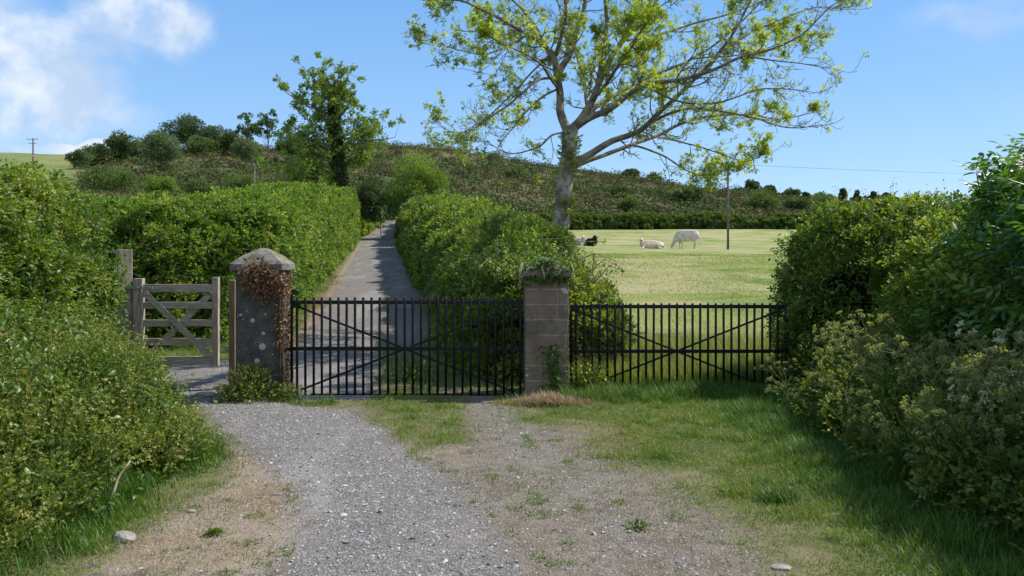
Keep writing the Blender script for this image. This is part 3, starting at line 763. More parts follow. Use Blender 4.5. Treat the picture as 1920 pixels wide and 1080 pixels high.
M_bramble = leaf_mat('bramble_leaf', [(0, (.05, .10, .02)), (.5, (.10, .19, .035)), (.8, (.2, .26, .06)), (.95, (.27, .22, .08)), (1, (.28, .15, .07))], .4, .4, .4)
hs_ = [o for o in bpy.data.objects if o.type == 'EMPTY' and o.name.split('.')[0] == 'hedge']
mix_in(hs_[0], [(-5.45, 2.0, 1.15, 2.35), (-5.4, 5.5, 1.15, 2.34), (-5.42, 8.0, 1.0, 2.25)], .02, .3, M_bramble, 3.2, .13, 51)
mix_in(u1, [(-4.4, 1.8, 1.6, 1.3), (-4.25, 4.3, 1.55, 1.2), (-3.95, 5.5, 1.4, .95), (-4.6, 7.2, .9, .95)], .018, .25, M_bramble, 1.7, .36, 52)
mix_in(hs_[2], [(.15, 10.6, .75, 1.45), (.05, 12.2, 1.15, 1.9), (.1, 14.5, 1.3, 1.9), (-.9, 21, 1.4, 2.15), (-2.8, 32, 1.55, 2.45)], .028, .3, M_bramble, 2.1, .26, 53, tint=.5)
mix_in(hs_[3], [(4.6, 9.55, 1.05, 2.15), (5.4, 9.1, 1.05, 2.2), (6.5, 8.9, 1.0, 2.2)], .022, .35, M_bramble, 4, .12, 54, tint=.5)


# elder: stems with big pinnate leaves
def elder():
    root = thing('elder_bush', 'tall elder bush with large glossy pointed leaves at the right edge', 'bush')
    hedge('', '', [(5.0, 6.5, 1.1, 2.35), (4.75, 5.0, 1.15, 2.45), (4.8, 3.0, 1.2, 2.5), (5.0, 1.0, 1.2, 2.5)],   .056, 1.7, 2.4, .16, 1.1, .24, M_elder, 0, tpl=PINN, seed=8, per=15, parent=root, core=.7, zmin=.8, tint_mu=.5)
    a = Acc(); b = Acc(); n = 130
    for i in range(n):
        y = rng.uniform(2.6, 7.0); x = rng.uniform(4.05, 5.4); z0 = 1.9 + rng.uniform(-.25, .2) - max(0, (4.4 - x)) * .5
        L = rng.uniform(.25, .55); top = np.array([x + rng.normal(0, .1) - .05, y + rng.normal(0, .1), z0 + L]); bs = np.array([x, y, z0 - .3])
        tube(b, [bs, (bs + top) / 2 + rng.normal(0, .03, 3), top], [.012, .009, .005], 5, .5)
        for k in range(4):
            t = .45 + .55 * k / 3; pb = bs + (top - bs) * t; m = 4
            az = rng.uniform(0, 6.28) + np.arange(m) * 1.57; dd = np.stack([np.cos(az), np.sin(az), np.full(m, .15 + .7 * t)], -1)
            a.inst(PINN, np.repeat(pb[None], m, 0), frames(dd, np.array([[0, 0, 1.]]) + .2 * rand_dirs(m)), rng.uniform(.12, .18, m) * (1.1 - .2 * t), np.clip(rng.normal(.6, .2, m), 0, 1))
    a.build('top_leaves', M_elder, root); b.build('stems', M_stem, root)


elder()
u2 = hedge('undergrowth', None, [(4.1, .8, 1.4, .8), (3.95, 3.6, 1.25, .75), (3.75, 5.5, 1.1, .65), (3.95, 7.4, 1.0, .6), (4.3, 8.2, .8, .6)], .034, 1.7, 2.0, .2, 1.5, .15, M_under, 60, .2, seed=9, cat='undergrowth', tint_mu=.35, smat=M_umbel)
for u_, lab in ((u1, 'tangled green nettles and goosegrass on the bank left of the path'), (u2, 'shaded nettles and goosegrass under the right hand hedge')):
    u_['label'] = lab; u_['kind'] = 'stuff'

def bank_growth(parent, path, p, n, seed, L=.22, extra=None):
    pa = np.asarray(path, float); mw = pa[:, 2].max(); pts = []
    while sum(map(len, pts)) < n:
        k = 40000; C = np.empty((k, 3)); C[:, 0] = rng.uniform(pa[:, 0].min() - mw, pa[:, 0].max() + mw, k); C[:, 1] = rng.uniform(pa[:, 1].min() - mw, pa[:, 1].max() + mw, k)
        C[:, 2] = H(C[:, 0], C[:, 1]) + rng.random(k) * 1.5; f, nn, zr = hfield(C, path, p, .36 if p < 1.9 else .2, 1.6, seed); ok = (f > .8) & (f < 1.0) & ((norm(np.array([0, 0, EYE]) - C) * nn).sum(1) > -.2); pts.append(np.concatenate([C[ok], nn[ok]], 1))
    Q = np.concatenate(pts)[:n]; C = Q[:, :3]; nn = Q[:, 3:]; a = Acc(); pt = vn(C, 1.1, seed + 5, 2)
    d = norm(nn * .55 + rand_dirs(n) * .55 + np.array([0, 0, .6])); Ln = L * rng.uniform(.4, 1.3, n) * (.75 + .5 * pt)
    a.inst(BLADE, C - nn * .05, frames(d, norm(rand_dirs(n) + np.array([0, 0, .3]))), np.stack([np.full(n, .006), Ln, Ln], -1), np.clip(rng.normal(.42, .2, n) + .3 * pt, 0, 1))
    # whorled goosegrass stems
    m = n // 22; sel = rng.integers(0, n, m); b = C[sel]; dd = norm(nn[sel] * .5 + rand_dirs(m) * .5 + np.array([0, 0, .8])); Ls = rng.uniform(.15, .4, m)
    a.inst(stem_tpl(.008), b, frames(dd, rand_dirs(m)), np.stack([Ls, Ls, Ls], -1), np.full(m, .9))
    for q in range(6):
        pp_ = b + dd * (Ls * (.3 + .14 * q))[:, None]
        for w in range(3): a.inst(LEAF4, pp_, frames(norm(rand_dirs(m) + dd * .2), norm(rand_dirs(m) + np.array([0, 0, .6]))), rng.uniform(.015, .032, m), np.clip(rng.normal(.65, .2, m), 0, 1))
    a.build('stalks', M_under, parent)


bank_growth(u1, [(-4.4, 1.8, 1.6, 1.3), (-4.25, 4.3, 1.55, 1.2), (-3.95, 5.5, 1.4, .95), (-4.6, 7.2, .9, .95)], 1.7, 80000, 2, .24)
bank_growth(u2, [(4.1, .8, 1.4, .8), (3.95, 3.6, 1.25, .75), (3.75, 5.5, 1.1, .65), (3.95, 7.4, 1.0, .6), (4.3, 8.2, .8, .6)], 2.0, 22000, 9, .2)


# ------------------------------------------------------------------ cow parsley, individual plants
def parsley_mesh(i, white=False):
    r = np.random.default_rng(100 + i); a = Acc(); u = Acc(); w = Acc()
    h = r.uniform(.75, 1.05); main = [np.zeros(3)]
    lean = r.normal(0, .16, 2)
    for k in range(1, 6): main.append(np.array([lean[0] * (k / 5) ** 1.5, lean[1] * (k / 5) ** 1.5, h * k / 5]))
    main = np.array(main); tube(a, main, np.linspace(.006, .003, 6), 5)
    tips = [(main[-1], norm(main[-1] - main[-2]))]
    for k in (2, 3, 3, 4, 4):
        b = main[k]; az = r.uniform(0, 6.28); L = r.uniform(.22, .4); d = np.array([math.cos(az) * .75, math.sin(az) * .75, .8]); d /= np.linalg.norm(d); e = b + d * L
        tube(a, [b, b + d * L * .5 + np.array([0, 0, .01]), e], [.004, .003, .002], 4); tips.append((e, d))
        for q in range(2):
            az = r.uniform(0, 6.28); d2 = norm(d + .7 * np.array([math.cos(az), math.sin(az), 0])); s = b + d * L * r.uniform(.4, .7); e2 = s + d2 * L * .55; tube(a, [s, e2], [.003, .0018], 4); tips.append((e2, d2))
    for e, d in tips:
        m = 9; az = np.arange(m) * 2.4; rad = np.sqrt((np.arange(m) + .5) / m)
        f = frames(d[None], np.array([[.3, .9, .2]]))[0]; rays = norm(rad[:, None] * .75 * (np.cos(az)[:, None] * f[:, 0] + np.sin(az)[:, None] * f[:, 2]) + d)
        Lr = .05
        for ry in rays: 
            ee = e + ry * Lr; a.inst(stem_tpl(.02), e[None], frames(ry[None], np.array([[.1, .2, 1]])), [[Lr, Lr, Lr]], np.array([.5]))
            k = 5; dd = norm(r.normal(size=(k, 3)) + ry); (u).inst(LEAF4, np.repeat(ee[None], k, 0), frames(dd, norm(r.normal(size=(k, 3)))), r.uniform(.012, .022, k), r.random(k))
    lf = Acc(); k = 90; t = r.integers(0, 4, k); pb = main[t] + r.normal(0, .02, (k, 3)); az = r.uniform(0, 6.28, k); dd = np.stack([np.cos(az), np.sin(az), r.uniform(-.2, .6, k)], -1)
    pb = pb + dd * r.uniform(0, .22, k)[:, None]
    lf.inst(SPRIG[0], pb, frames(dd, np.tile([[0, 0, 1.]], (k, 1))), r.uniform(.05, .1, k), r.uniform(0, .7, k))
    return a, u, lf


def parsley():
    labs = 'cow parsley plant gone to pale seed heads in the undergrowth under the right hand hedge'
    protos = []
    for i in range(6):
        white = i >= 4
        a, u, lf = parsley_mesh(i); root = thing('cow_parsley', labs if not white else 'white flowering cow parsley plant at the bottom right under the elder bush', 'wild plant', (0, 0, 0), 0, 'cow parsley plants gone to seed' if not white else 'white flowering cow parsley')
        a.build('stems', M_stem, root); u.build('blossom', M_white if white else M_umbel, root); lf.build('leaves', M_under, root); protos.append(root)
    used = [False] * 6; n = 0
    r = random.Random(5)
    while n < 105:
        if n < 96: x = r.uniform(2.75, 3.9); y = r.uniform(4.2, 8.0); i = r.randrange(4); 
        else: x = r.uniform(2.9, 3.4); y = r.uniform(4.2, 5.0); i = 4 + r.randrange(2)
        px = 960 + F * x / y
        if px > 1990 or px < 1480: continue
        z = Hs(x, y); lift = max(0, (x - 3.0)) * .45
        z += min(lift, .3) * (.6 if y > 6.5 else 1); sc = r.uniform(.62, .95) * (.75 if x < 3.1 else 1)
        p = protos[i]
        if not used[i]: p.location = (x, y, z - .02); p.rotation_euler = (r.uniform(-.3, .1), r.uniform(-.45, .05), r.uniform(0, 6)); p.scale = (sc,) * 3; used[i] = True
        else:
            q = dup(p, (x, y, z - .02), 0, None, sc); q.rotation_euler = (r.uniform(-.3, .1), r.uniform(-.45, .05), r.uniform(0, 6))
        n += 1


parsley()

# ------------------------------------------------------------------ grass and gravel (uncountable)
def scatter(n, x0, x1, y0, y1, dens):
    X = rng.uniform(x0, x1, n); Y = rng.uniform(y0, y1, n); u = np.abs(X / np.maximum(Y, .1)); k = u < .76; X = X[k]; Y = Y[k]
    d = dens(X, Y); k = rng.random(len(X)) < d; X = X[k]; Y = Y[k]; return np.stack([X, Y, H(X, Y)], -1)


def blades(acc, Pn, L, w, lean=.5, tint=None, mat=0):
    N = len(Pn); az = rng.uniform(0, 6.28, N); le = np.abs(rng.normal(0, lean, N)); d = norm(np.stack([np.cos(az) * le, np.sin(az) * le, np.ones(N)], -1))
    nn = np.stack([np.cos(az), np.sin(az), np.zeros(N)], -1)
    L = np.broadcast_to(L, (N,)) * rng.uniform(.5, 1.2, N); ww = np.broadcast_to(w, (N,)) * rng.uniform(.7, 1.3, N)
    acc.inst(BLADE, Pn, frames(d, nn), np.stack([ww, L, L], -1), tint, mat)


def patchy(X, Y, s=2.5, seed=11, lo=-.3, hi=.3):
    return sst(vn(np.stack([X, Y, X * 0], -1), s, seed, 3), lo, hi)


def grass_all():
    a = Acc()
    gm = lambda X, Y: masks(X, Y)
    def d_near(X, Y):
        g = gm(X, Y); p = patchy(X, Y, 2.2, 11, -.35, .25); return np.clip(g['grass'], 0, 1) ** 1.3 * np.maximum(.15 + .85 * p, .75 * (g['grass'] > 1.1)) * np.clip(1.3 - g['dry'] * .9, 0, 1) * (Y < 9.3)
    Pn = scatter(600000, -5, 6, 3.2, 9.3, d_near)
    X, Y = Pn[:, 0], Pn[:, 1]
    # longer at the edges, short where trodden
    edge = np.maximum(sst(X, 1.7, 2.8), sst(-X, 2.15, 2.5) * sst(Y, 6.9, 6.0) * 1.25); edge = np.maximum(edge, sst(Y, 8.3, 8.85) * (X > .6))
    edge = np.maximum(edge, sst(Y, 8.2, 8.6) * (X < -2.0))
    tuft = patchy(X, Y, 5, 13, .1, .5)
    L = .024 + .06 * tuft + .17 * edge * (.5 + .5 * patchy(X, Y, 3.5, 21, -.2, .3)); shadeT = np.clip(rng.normal(.62, .2, len(X)) - .42 * edge, 0, 1)
    blades(a, Pn, L, .004 + .001 * edge, .55, shadeT)
    # sprouts in the soil
    def d_s(X, Y):
        g = gm(X, Y); return (np.maximum(patchy(X, Y, 7, 31, .24, .45), .02 + .1 * patchy(X, Y, 1.1, 37, -.1, .5)) * (1 - g['grass']) * (g['gravel'] < .5)) * .8
    Pn = scatter(260000, -3.0, 2.5, 3.2, 9, d_s); blades(a, Pn, .026, .0045, .9, np.clip(rng.normal(.5, .18, len(Pn)), 0, 1))
    # behind the gate in the lane and on verges
    def d_l(X, Y):
        g = gm(X, Y); return np.clip(g['grass'], 0, 1) ** 2 * (g['field'] < .5) * (.25 + .75 * patchy(X, Y, 1.5, 12, -.4, .2))
    Pn = scatter(260000, -9, 1.5, 9.2, 26, d_l); blades(a, Pn, .10, .006, .5, np.clip(rng.normal(.5, .2, len(Pn)), 0, 1))
    o = a.build('grass', M_grass); tag(o, 'green grass growing on the verges and in front of the gates', 'grass', kind='stuff')
    # tall meadow grass behind the right gate
    b = Acc()
    def d_t(X, Y): return sst(X, .5, .8) * sst(Y, 14.5, 10.0) * (.5 + .5 * patchy(X, Y, 1.3, 14, -.3, .3))
    Pn = scatter(150000, .4, 7, 9.5, 14.5, d_t); Lb = .30 * (.4 + .6 * sst(Pn[:, 1], 15, 11)); blades(b, Pn, Lb, .006, .35)
    Pn = scatter(9000, .4, 6, 9.6, 14, d_t); blades(b, Pn, .5, .004, .2, np.full(len(Pn), .95))
    o = b.build('meadow_grass', M_tall); tag(o, 'tall pale meadow grass behind the right hand black gate', 'grass', kind='stuff')
    c = Acc()
    def d_f(X, Y): return masks(X, Y)['field'] * (.35 + .65 * patchy(X, Y, .8, 15, -.3, .3)) * np.clip(18 / Y, 0, 1)
    Pn = scatter(170000, .5, 22, 12.5, 40, d_f); blades(c, Pn, .035 + .0009 * Pn[:, 1], .005 + .0004 * Pn[:, 1], 1.0, np.clip(rng.normal(.62, .22, len(Pn)), 0, 1))
    o = c.build('field_grass', M_tall); tag(o, 'short mown grass of the cattle field', 'grass', kind='stuff')
    # straw: left of the gravel and by the lane
    s = Acc()
    def d_d(X, Y): g = gm(X, Y); return np.clip(g['dry'], 0, 1) * (.15 + .85 * patchy(X, Y, 2.5, 16, -.3, .35)) * (1 - .8 * g['gravel'])
    Pn = scatter(240000, -5, 2.5, 3.2, 9, d_d); blades(s, Pn, .038, .0028, 2.4, np.clip(rng.normal(.35, .25, len(Pn)) + .35 * vn(Pn, 2.0, 71, 2), 0, 1))
    Pn = scatter(160000, -9, -2, 9, 26, d_d); blades(s, Pn, .09, .006, .9)
    # withered heap at the foot of the brown pillar
    X = rng.normal(.42, .22, 4500); Y = rng.normal(8.45, .11, 4500); Z = H(X, Y) + rng.random(4500) * .07 * np.exp(-((X - .42) / .3) ** 2); blades(s, np.stack([X, Y, Z], -1), .1, .004, 1.8, rng.uniform(.1, .8, 4500))
    o = s.build('dry_grass', M_straw); tag(o, 'dry straw coloured grass beside the gravel and at the pillar foot', 'dry grass', kind='stuff')


grass_all()


def gravel():
    a = Acc()
    def d_g(X, Y): g = masks(X, Y); return np.clip(g['gravel'] * 1.0 + .10 * (1 - g['grass']) - .02, 0, 1) * np.clip(1.2 - Y * .06, .2, 1)
    Pn = scatter(110000, -4.5, 3.0, 3.2, 9.6, d_g); N = len(Pn); s = np.exp(rng.normal(math.log(.0053), .45, N)).clip(.003, .022)
    Pn[:, 2] += s * .15
    d = rand_dirs(N) * np.array([1, 1, .25]); a.inst(OCT, Pn, frames(d, np.array([0, 0, 1.]) + .4 * rand_dirs(N)), np.stack([s, s * rng.uniform(.7, 1.5, N), s * .65], -1), rng.random(N))
    m, Nn = mat_new('gravel_chips'); at = Nn.node('ShaderNodeAttribute'); at.attribute_name = 'tint'
    col = Nn.ramp(at.outputs['Fac'], [(0, (.09, .09, .095)), (.3, (.22, .22, .23)), (.7, (.36, .355, .36)), (.95, (.42, .41, .40)), (1, (.54, .53, .51))])
    b = principled(Nn, col, .85, .3); Nn.link(b.outputs[0], Nn.out.inputs[0])
    o = a.build('gravel', m); tag(o, 'loose grey crushed stone scattered over the track', 'gravel', kind='stuff')


gravel()

# ------------------------------------------------------------------ pillars
def local(acc_fn, name, mats, parent, smooth=False):
    a = Acc(); acc_fn(a); return a.build(name, mats, parent, smooth)


ZG = -.13
def left_pillar():
    w, dp = .53, .36; X0, Y0 = -3.0, 9.0
    root = thing('gate_pillar', 'dark rendered pillar with pyramid cap and white lichen spots left of the black gate', 'pillar', (X0, Y0, ZG), R(-3))
    def body(a): box(a, (0, 0, .73), (w, dp, 1.54), bev=.012)
    local(body, 'shaft', M_render, root)
    def cap(a):
        zc = 1.5
        hw, hd = w / 2 + .05, dp / 2 + .05
        rings = [(hw - .02, hd - .02, zc), (hw, hd, zc + .015), (hw, hd, zc + .085), (hw - .015, hd - .015, zc + .1), (hw * .62, hd * .62, zc + .185), (hw * .2, hd * .2, zc + .262), (.02, .02, zc + .275)]
        V = []; 
        n = 8
        for (x, y, z) in rings:
            for k in range(4):
                cx, cy = [(-1, -1), (1, -1), (1, 1), (-1, 1)][k]; nx, ny = [(-1, -1), (1, -1), (1, 1), (-1, 1)][(k + 1) % 4]
                for t in range(n): V.append(((cx + (nx - cx) * t / n) * x, (cy + (ny - cy) * t / n) * y, z))
        V = np.array(V); V += (vn(V, 9, 2, 2) * .009)[:, None]; m = 4 * n; Fs = []
        for i in range(len(rings) - 1):
            for j in range(m): Fs.append([i * m + j, i * m + (j + 1) % m, (i + 1) * m + (j + 1) % m, (i + 1) * m + j])
        Fs.append(list(range(m))[::-1]); Fs.append(list(range((len(rings) - 1) * m, len(rings) * m)))
        a.add_mixed(V, Fs)
    local(cap, 'cap', M_cap, root)
    # lichen discs sit a millimetre proud of the render
    def lich(a):
        r = random.Random(4)
        sp = [(-.20, .985, .017), (-.235, .96, .008), (-.055, .92, .028), (.075, .765, .023), (.065, .61, .041), (.0, .44, .032), (-.12, 1.03, .007), (.1, .99, .012), (-.17, .93, .008), (-.02, .66, .008), (.02, .66, .007), (.11, .7, .006), (-.2, .8, .006), (.18, .52, .009), (-.13, .58, .008)]
        for _ in range(26): sp.append((r.uniform(-.25, .25), r.uniform(.3, 1.4), r.uniform(.002, .006)))
        for x, z, q in sp:
            n = 14; V = [(x, -dp / 2 - .004, z)]
            for k in range(n):
                an = k * 2 * math.pi / n; rr = q * r.uniform(.82, 1.12); V.append((x + rr * math.cos(an), -dp / 2 - .003, z + rr * math.sin(an) * .95))
            for k in range(n):
                an = k * 2 * math.pi / n; V.append((x + q * .95 * math.cos(an), -dp / 2 + .002, z + q * .95 * math.sin(an)))
            Fs = [[0, 1 + (k + 1) % n, 1 + k] for k in range(n)][::1] + [[1 + k, 1 + (k + 1) % n, 1 + n + (k + 1) % n, 1 + n + k] for k in range(n)]
            a.add_mixed(np.array(V), [f[::-1] for f in Fs])
    local(lich, 'lichen', M_lichen, root)
    return root, w, dp


LP, lw, ld_ = left_pillar()


def right_pillar():
    w, dp = .52, .5; X0, Y0 = .415, 9.2
    root = thing('gate_pillar', 'brown coursed stone pillar with overgrown flat cap between the two black gates', 'pillar', (X0, Y0, ZG), R(1))
    def body(a): box(a, (0, 0, .68), (w, dp, 1.44), bev=.014)
    local(body, 'shaft', M_block, root)
    def cap(a):
        hw, hd = w / 2 + .035, dp / 2 + .035; rings = [(hw - .03, hd - .03, 1.40), (hw, hd, 1.425), (hw, hd, 1.47), (hw - .02, hd - .02, 1.51), (hw - .06, hd - .06, 1.545), (hw * .3, hd * .3, 1.57)]
        V = []; n = 8
        for (x, y, z) in rings:
            for k in range(4):
                cx, cy = [(-1, -1), (1, -1), (1, 1), (-1, 1)][k]; nx, ny = [(-1, -1), (1, -1), (1, 1), (-1, 1)][(k + 1) % 4]
                for t in range(n): V.append(((cx + (nx - cx) * t / n) * x, (cy + (ny - cy) * t / n) * y, z))
        V = np.array(V); V += (vn(V, 8, 5, 2) * .012)[:, None]; m = 4 * n; Fs = []
        for i in range(len(rings) - 1):
            for j in range(m): Fs.append([i * m + j, i * m + (j + 1) % m, (i + 1) * m + (j + 1) % m, (i + 1) * m + j])
        Fs.append(list(range(m))[::-1]); Fs.append(list(range((len(rings) - 1) * m, len(rings) * m))); a.add_mixed(V, Fs)
    local(cap, 'cap', M_cap2, root)
    def knob(a):
        V, Fa = ico(); 
        V2 = V * np.array([.055, .05, .085]); V2 += (vn(V2, 14, 3, 2) * .015)[:, None]; a.add(V2 + np.array([-.01, -.16, 1.585]), Fa)
    local(knob, 'broken_stub', M_cap2, root, True)
    def lich(a):
        r = random.Random(8)
        for x, z, q in ((.205, 1.27, .05), (.235, 1.245, .03), (.24, 1.15, .014), (.18, 1.285, .02), (-.24, .25, .02), (-.245, .33, .014), (.225, .6, .013), (.23, .7, .01), (.215, .45, .014)):
            n = 12; V = [(x, -dp / 2 - .004, z)] + [(x + q * r.uniform(.6, 1.15) * math.cos(k * 2 * math.pi / n) * .9, -dp / 2 - .003, z + q * r.uniform(.6, 1.1) * math.sin(k * 2 * math.pi / n) * .8) for k in range(n)]
            a.add_mixed(np.array(V), [[0, 1 + k, 1 + (k + 1) % n] for k in range(n)])
    local(lich, 'lichen', M_lichen, root)


right_pillar()

# ivy, dead and alive
def ivy_patch(name, label, pts, nrm, leaf, mat, n_stem=0, stemmat=None, cat='ivy', starts=None, tpl=None):
    root = thing(name, label, cat); a = Acc(); N = len(pts)
    d = norm(nrm * .35 + rand_dirs(N) * .7 + np.array([0, 0, -.5])); a.inst(tpl or LEAF, pts, frames(d, norm(nrm + rand_dirs(N) * .5)), leaf * rng.uniform(.6, 1.2, N), rng.random(N)); a.build('leaves', mat, root)
    if starts:
        b = Acc()
        for st in starts: tube(b, st, np.linspace(.009, .004, len(st)), 5)
        b.build('stems', stemmat or M_twig, root)
    return root


def ivies():
    # dead ivy over the right half of the left pillar's cap and down its edge
    X0, Y0 = -3.0, 8.97; n = 2100; pts = []; nr = []
    while len(pts) < n:
        u = rng.random()
        if u < .62:      # on the cap and under it
            x = rng.normal(.12, .13); z = rng.normal(1.42, .12)
            if x > .38 or x < -.2 or z > 1.72 - abs(x) * .7 or z < 1.02 + .55 * abs(x - .22): continue
            y = -.21 - .075 * (z > 1.42) + max(0, z - 1.6) * .9 - rng.random() * .06; nn = (0, -1, .3)
        elif u < .76:    # hanging down the right hand corner
            z = rng.uniform(.62, 1.45); sp = .015 + .05 * (z - .5); x = .275 + rng.normal(0, sp); y = -.2 + rng.normal(0, .04); nn = (.5, -1, 0)
        else:
            z = rng.uniform(.1, 1.5); x = .285 + rng.random() * .04; y = rng.uniform(-.2, .2); nn = (1, -.3, 0)
        pts.append((X0 + x, Y0 + y, ZG + z)); nr.append(nn)
    st = []
    for k in range(7):
        x = .27 + .05 * rng.random(); z = np.linspace(0, 1.5, 9); xx = X0 + x + np.cumsum(rng.normal(0, .012, 9)) * .8 - .1 * (z > 1.4); st.append(np.stack([xx, np.full(9, Y0 - .215 + .01 * rng.normal()) - .01, ZG + z], -1))
    ivy_patch('dead_ivy', 'withered brown ivy hanging over the cap and corner of the dark rendered pillar', np.array(pts), np.array(nr, float), .04, M_dead, starts=st)
    # green ivy on the brown pillar's cap
    X0, Y0 = .415, 9.2; n = 1500; x = rng.normal(0, .17, n).clip(-.34, .34); y = rng.uniform(-.3, .32, n); z = 1.5 + .16 * rng.random(n) * np.exp(-(x / .25) ** 2) + .05 * y
    k = rng.random(n) < .12; z[k] = 1.36 + .1 * rng.random(k.sum()); y[k] = -.3
    pts = np.stack([X0 + x, Y0 + y, ZG + z], -1); st = []
    for sx in (-.33, -.31, .32): st.append(np.array([(X0 + sx * .9, Y0 - .25, ZG + 1.6), (X0 + sx, Y0 - .31, ZG + 1.5), (X0 + sx + .005, Y0 - .3, ZG + 1.38), (X0 + sx * 1.05, Y0 - .29, ZG + 1.28)]))
    st.append(np.array([(X0 - .06, Y0 - .3, ZG + 1.56), (X0 - .02, Y0 - .31, ZG + 1.4), (X0 + .1, Y0 - .262, ZG + 1.34), (X0 + .13, Y0 - .26, ZG + 1.2), (X0 + .12, Y0 - .257, ZG + .9)]))
    ivy_patch('ivy', 'green ivy growing over the cap of the brown stone pillar', pts, np.tile([[0, -.4, 1.]], (n, 1)), .05, M_ivy, starts=st, stemmat=M_stick)
    n = 420; z = rng.random(n) ** 1.3 * .62; x = .06 + rng.normal(0, .07, n) + .06 * (z < .3); y = np.full(n, -.262) - .03 * rng.random(n)
    ivy_patch('ivy', 'small ivy shoot climbing the lower front of the brown stone pillar', np.stack([X0 + x, Y0 + y, ZG + z], -1), np.tile([[0, -1., .2]], (n, 1)), .042, M_ivy)
    # bramble sprays arching from hedge over the pillar
    pts = []; st = []
    for k in range(46):
        b = np.array([rng.uniform(-.5, 1.1), rng.uniform(9.6, 10.4), 1.25 + rng.uniform(-.1, .2)]); e = b + np.array([rng.normal(.05, .35), rng.uniform(-.65, .1), rng.uniform(.0, .35)]); m = (b + e) / 2 + np.array([0, 0, .15]); st.append(np.array([b, m, e]))
        for t in np.linspace(.2, 1, 12):
            q = (1 - t) ** 2 * b + 2 * t * (1 - t) * m + t * t * e
            for _ in range(2): pts.append(q + rng.normal(0, .03, 3))
    pts = np.array(pts); ivy_patch('bramble', 'light green bramble sprays arching out of the hedge above the brown stone pillar', pts, norm(rand_dirs(len(pts)) + np.array([0, 0, 1.])), .05, M_hedge, starts=st, stemmat=M_stem, cat='bramble')


ivies()

# ------------------------------------------------------------------ black iron gates
def iron_gate(label, X0, X1, Y, ztop, zbot, n, rail_t, rail_m, rail_b, scroll, brace, rz=0.0):
    root = thing('iron_gate', label, 'gate', (X0, Y, ZG), rz, 'black iron gates either side of the brown stone pillar'); L = X1 - X0
    bar = .0155; dz = lambda z: z - ZG
    def rail(name, z, x0=0, x1=L, h=.045):
        a = Acc(); box(a, ((x0 + x1) / 2, .016, dz(z)), (x1 - x0, .012, h), bev=.003); return a.build(name, M_iron, root)
    rail('top_rail', rail_t); rail('middle_rail', rail_m)
    if rail_b is not None: rail('bottom_rail', rail_b, .22, L, .035)
    for i in range(n):
        x = .065 + (L - .1) * i / (n - 1); a = Acc(); j = random.uniform(-.004, .004)
        tube(a, [(x, 0, dz(zbot)), (x + j, 0, dz((zbot + ztop) / 2)), (x, 0, dz(ztop) - .012), (x, 0, dz(ztop) - .004), (x, 0, dz(ztop))], [bar * .95, bar, bar, bar * .75, bar * .3], 8); a.build('picket', M_iron, root, True)
    for (x0, z0, x1, z1) in brace:
        a = Acc(); d = Vector((x1 - x0, 0, z1 - z0)); M = Matrix.Rotation(-math.atan2(d.z, d.x), 4, 'Y')
        box(a, ((x0 + x1) / 2, .028 if z1 < z0 else .034, (z0 + z1) / 2 - ZG), (d.length, .010, .024), M); a.build('brace', M_iron, root)
    a = Acc(); tube(a, [(0, 0, dz(zbot) - .02), (0, 0, dz(ztop) - .05), (0, 0, dz(ztop) + (.02 if scroll else -.04))], .017, 10)
    if scroll:
        pts = []
        for k in range(22):
            an = math.pi - k * .42; rr = .042 * (1 - k / 26); pts.append((.042 + rr * math.cos(an), 0, dz(ztop) + .05 + rr * math.sin(an)))
        tube(a, [(0, 0, dz(ztop) + .015), (0, 0, dz(ztop) + .035)] + pts, np.linspace(.014, .006, 24), 8)
    a.build('hinge_stile', M_iron, root, True)
    a = Acc(); box(a, (.045, 0, dz(rail_t) - .02), (.115, .045, .085), bev=.004); a.build('hinge_strap', M_iron, root)
    a = Acc(); box(a, (-.05, 0, dz(rail_t) - .155), (.07, .02, .022)); a.build('hinge_pin', M_iron, root)
    a = Acc(); box(a, (-.05, .005, dz(rail_m)), (.06, .02, .03)); a.build('hinge_pin', M_iron, root)
    return root


YG = 8.95
gz = lambda py, Y=YG: EYE + (HY - py) / F * Y
gx = lambda px, Y=YG: (px - 960) / F * Y
g1 = iron_gate('black iron gate with curled hinge top across the gravel lane', gx(547), gx(981), YG, gz(557), gz(744), 28, gz(567), gz(654), gz(741), True,
               [(.03, gz(573), gx(978) - gx(547), gz(741)), (.1, gz(732), gx(972) - gx(547), gz(572))])
a = Acc(); box(a, (gx(970) - gx(547), -.02, gz(572) - ZG), (.06, .04, .07), bev=.004); a.build('latch', M_iron, g1)
Y2 = 9.4
g2 = iron_gate('black iron gate without curl in front of the cattle field', gx(1071, Y2), gx(1478, Y2), Y2, gz(568, Y2), -.12, 28, gz(575, Y2), gz(659, Y2), None, False,
               [(.05, gz(583, Y2), gx(1425, Y2) - gx(1071, Y2), gz(721, Y2)), (gx(1105, Y2) - gx(1071, Y2), gz(724, Y2), gx(1465, Y2) - gx(1071, Y2), gz(582, Y2))])
a = Acc(); box(a, (.09, -.022, gz(642, Y2) - ZG), (.2, .014, .022)); tube(a, [(.17, -.04, gz(639, Y2) - ZG), (.17, -.04, gz(648, Y2) - ZG)], .012, 8); a.build('latch', M_iron, g2)

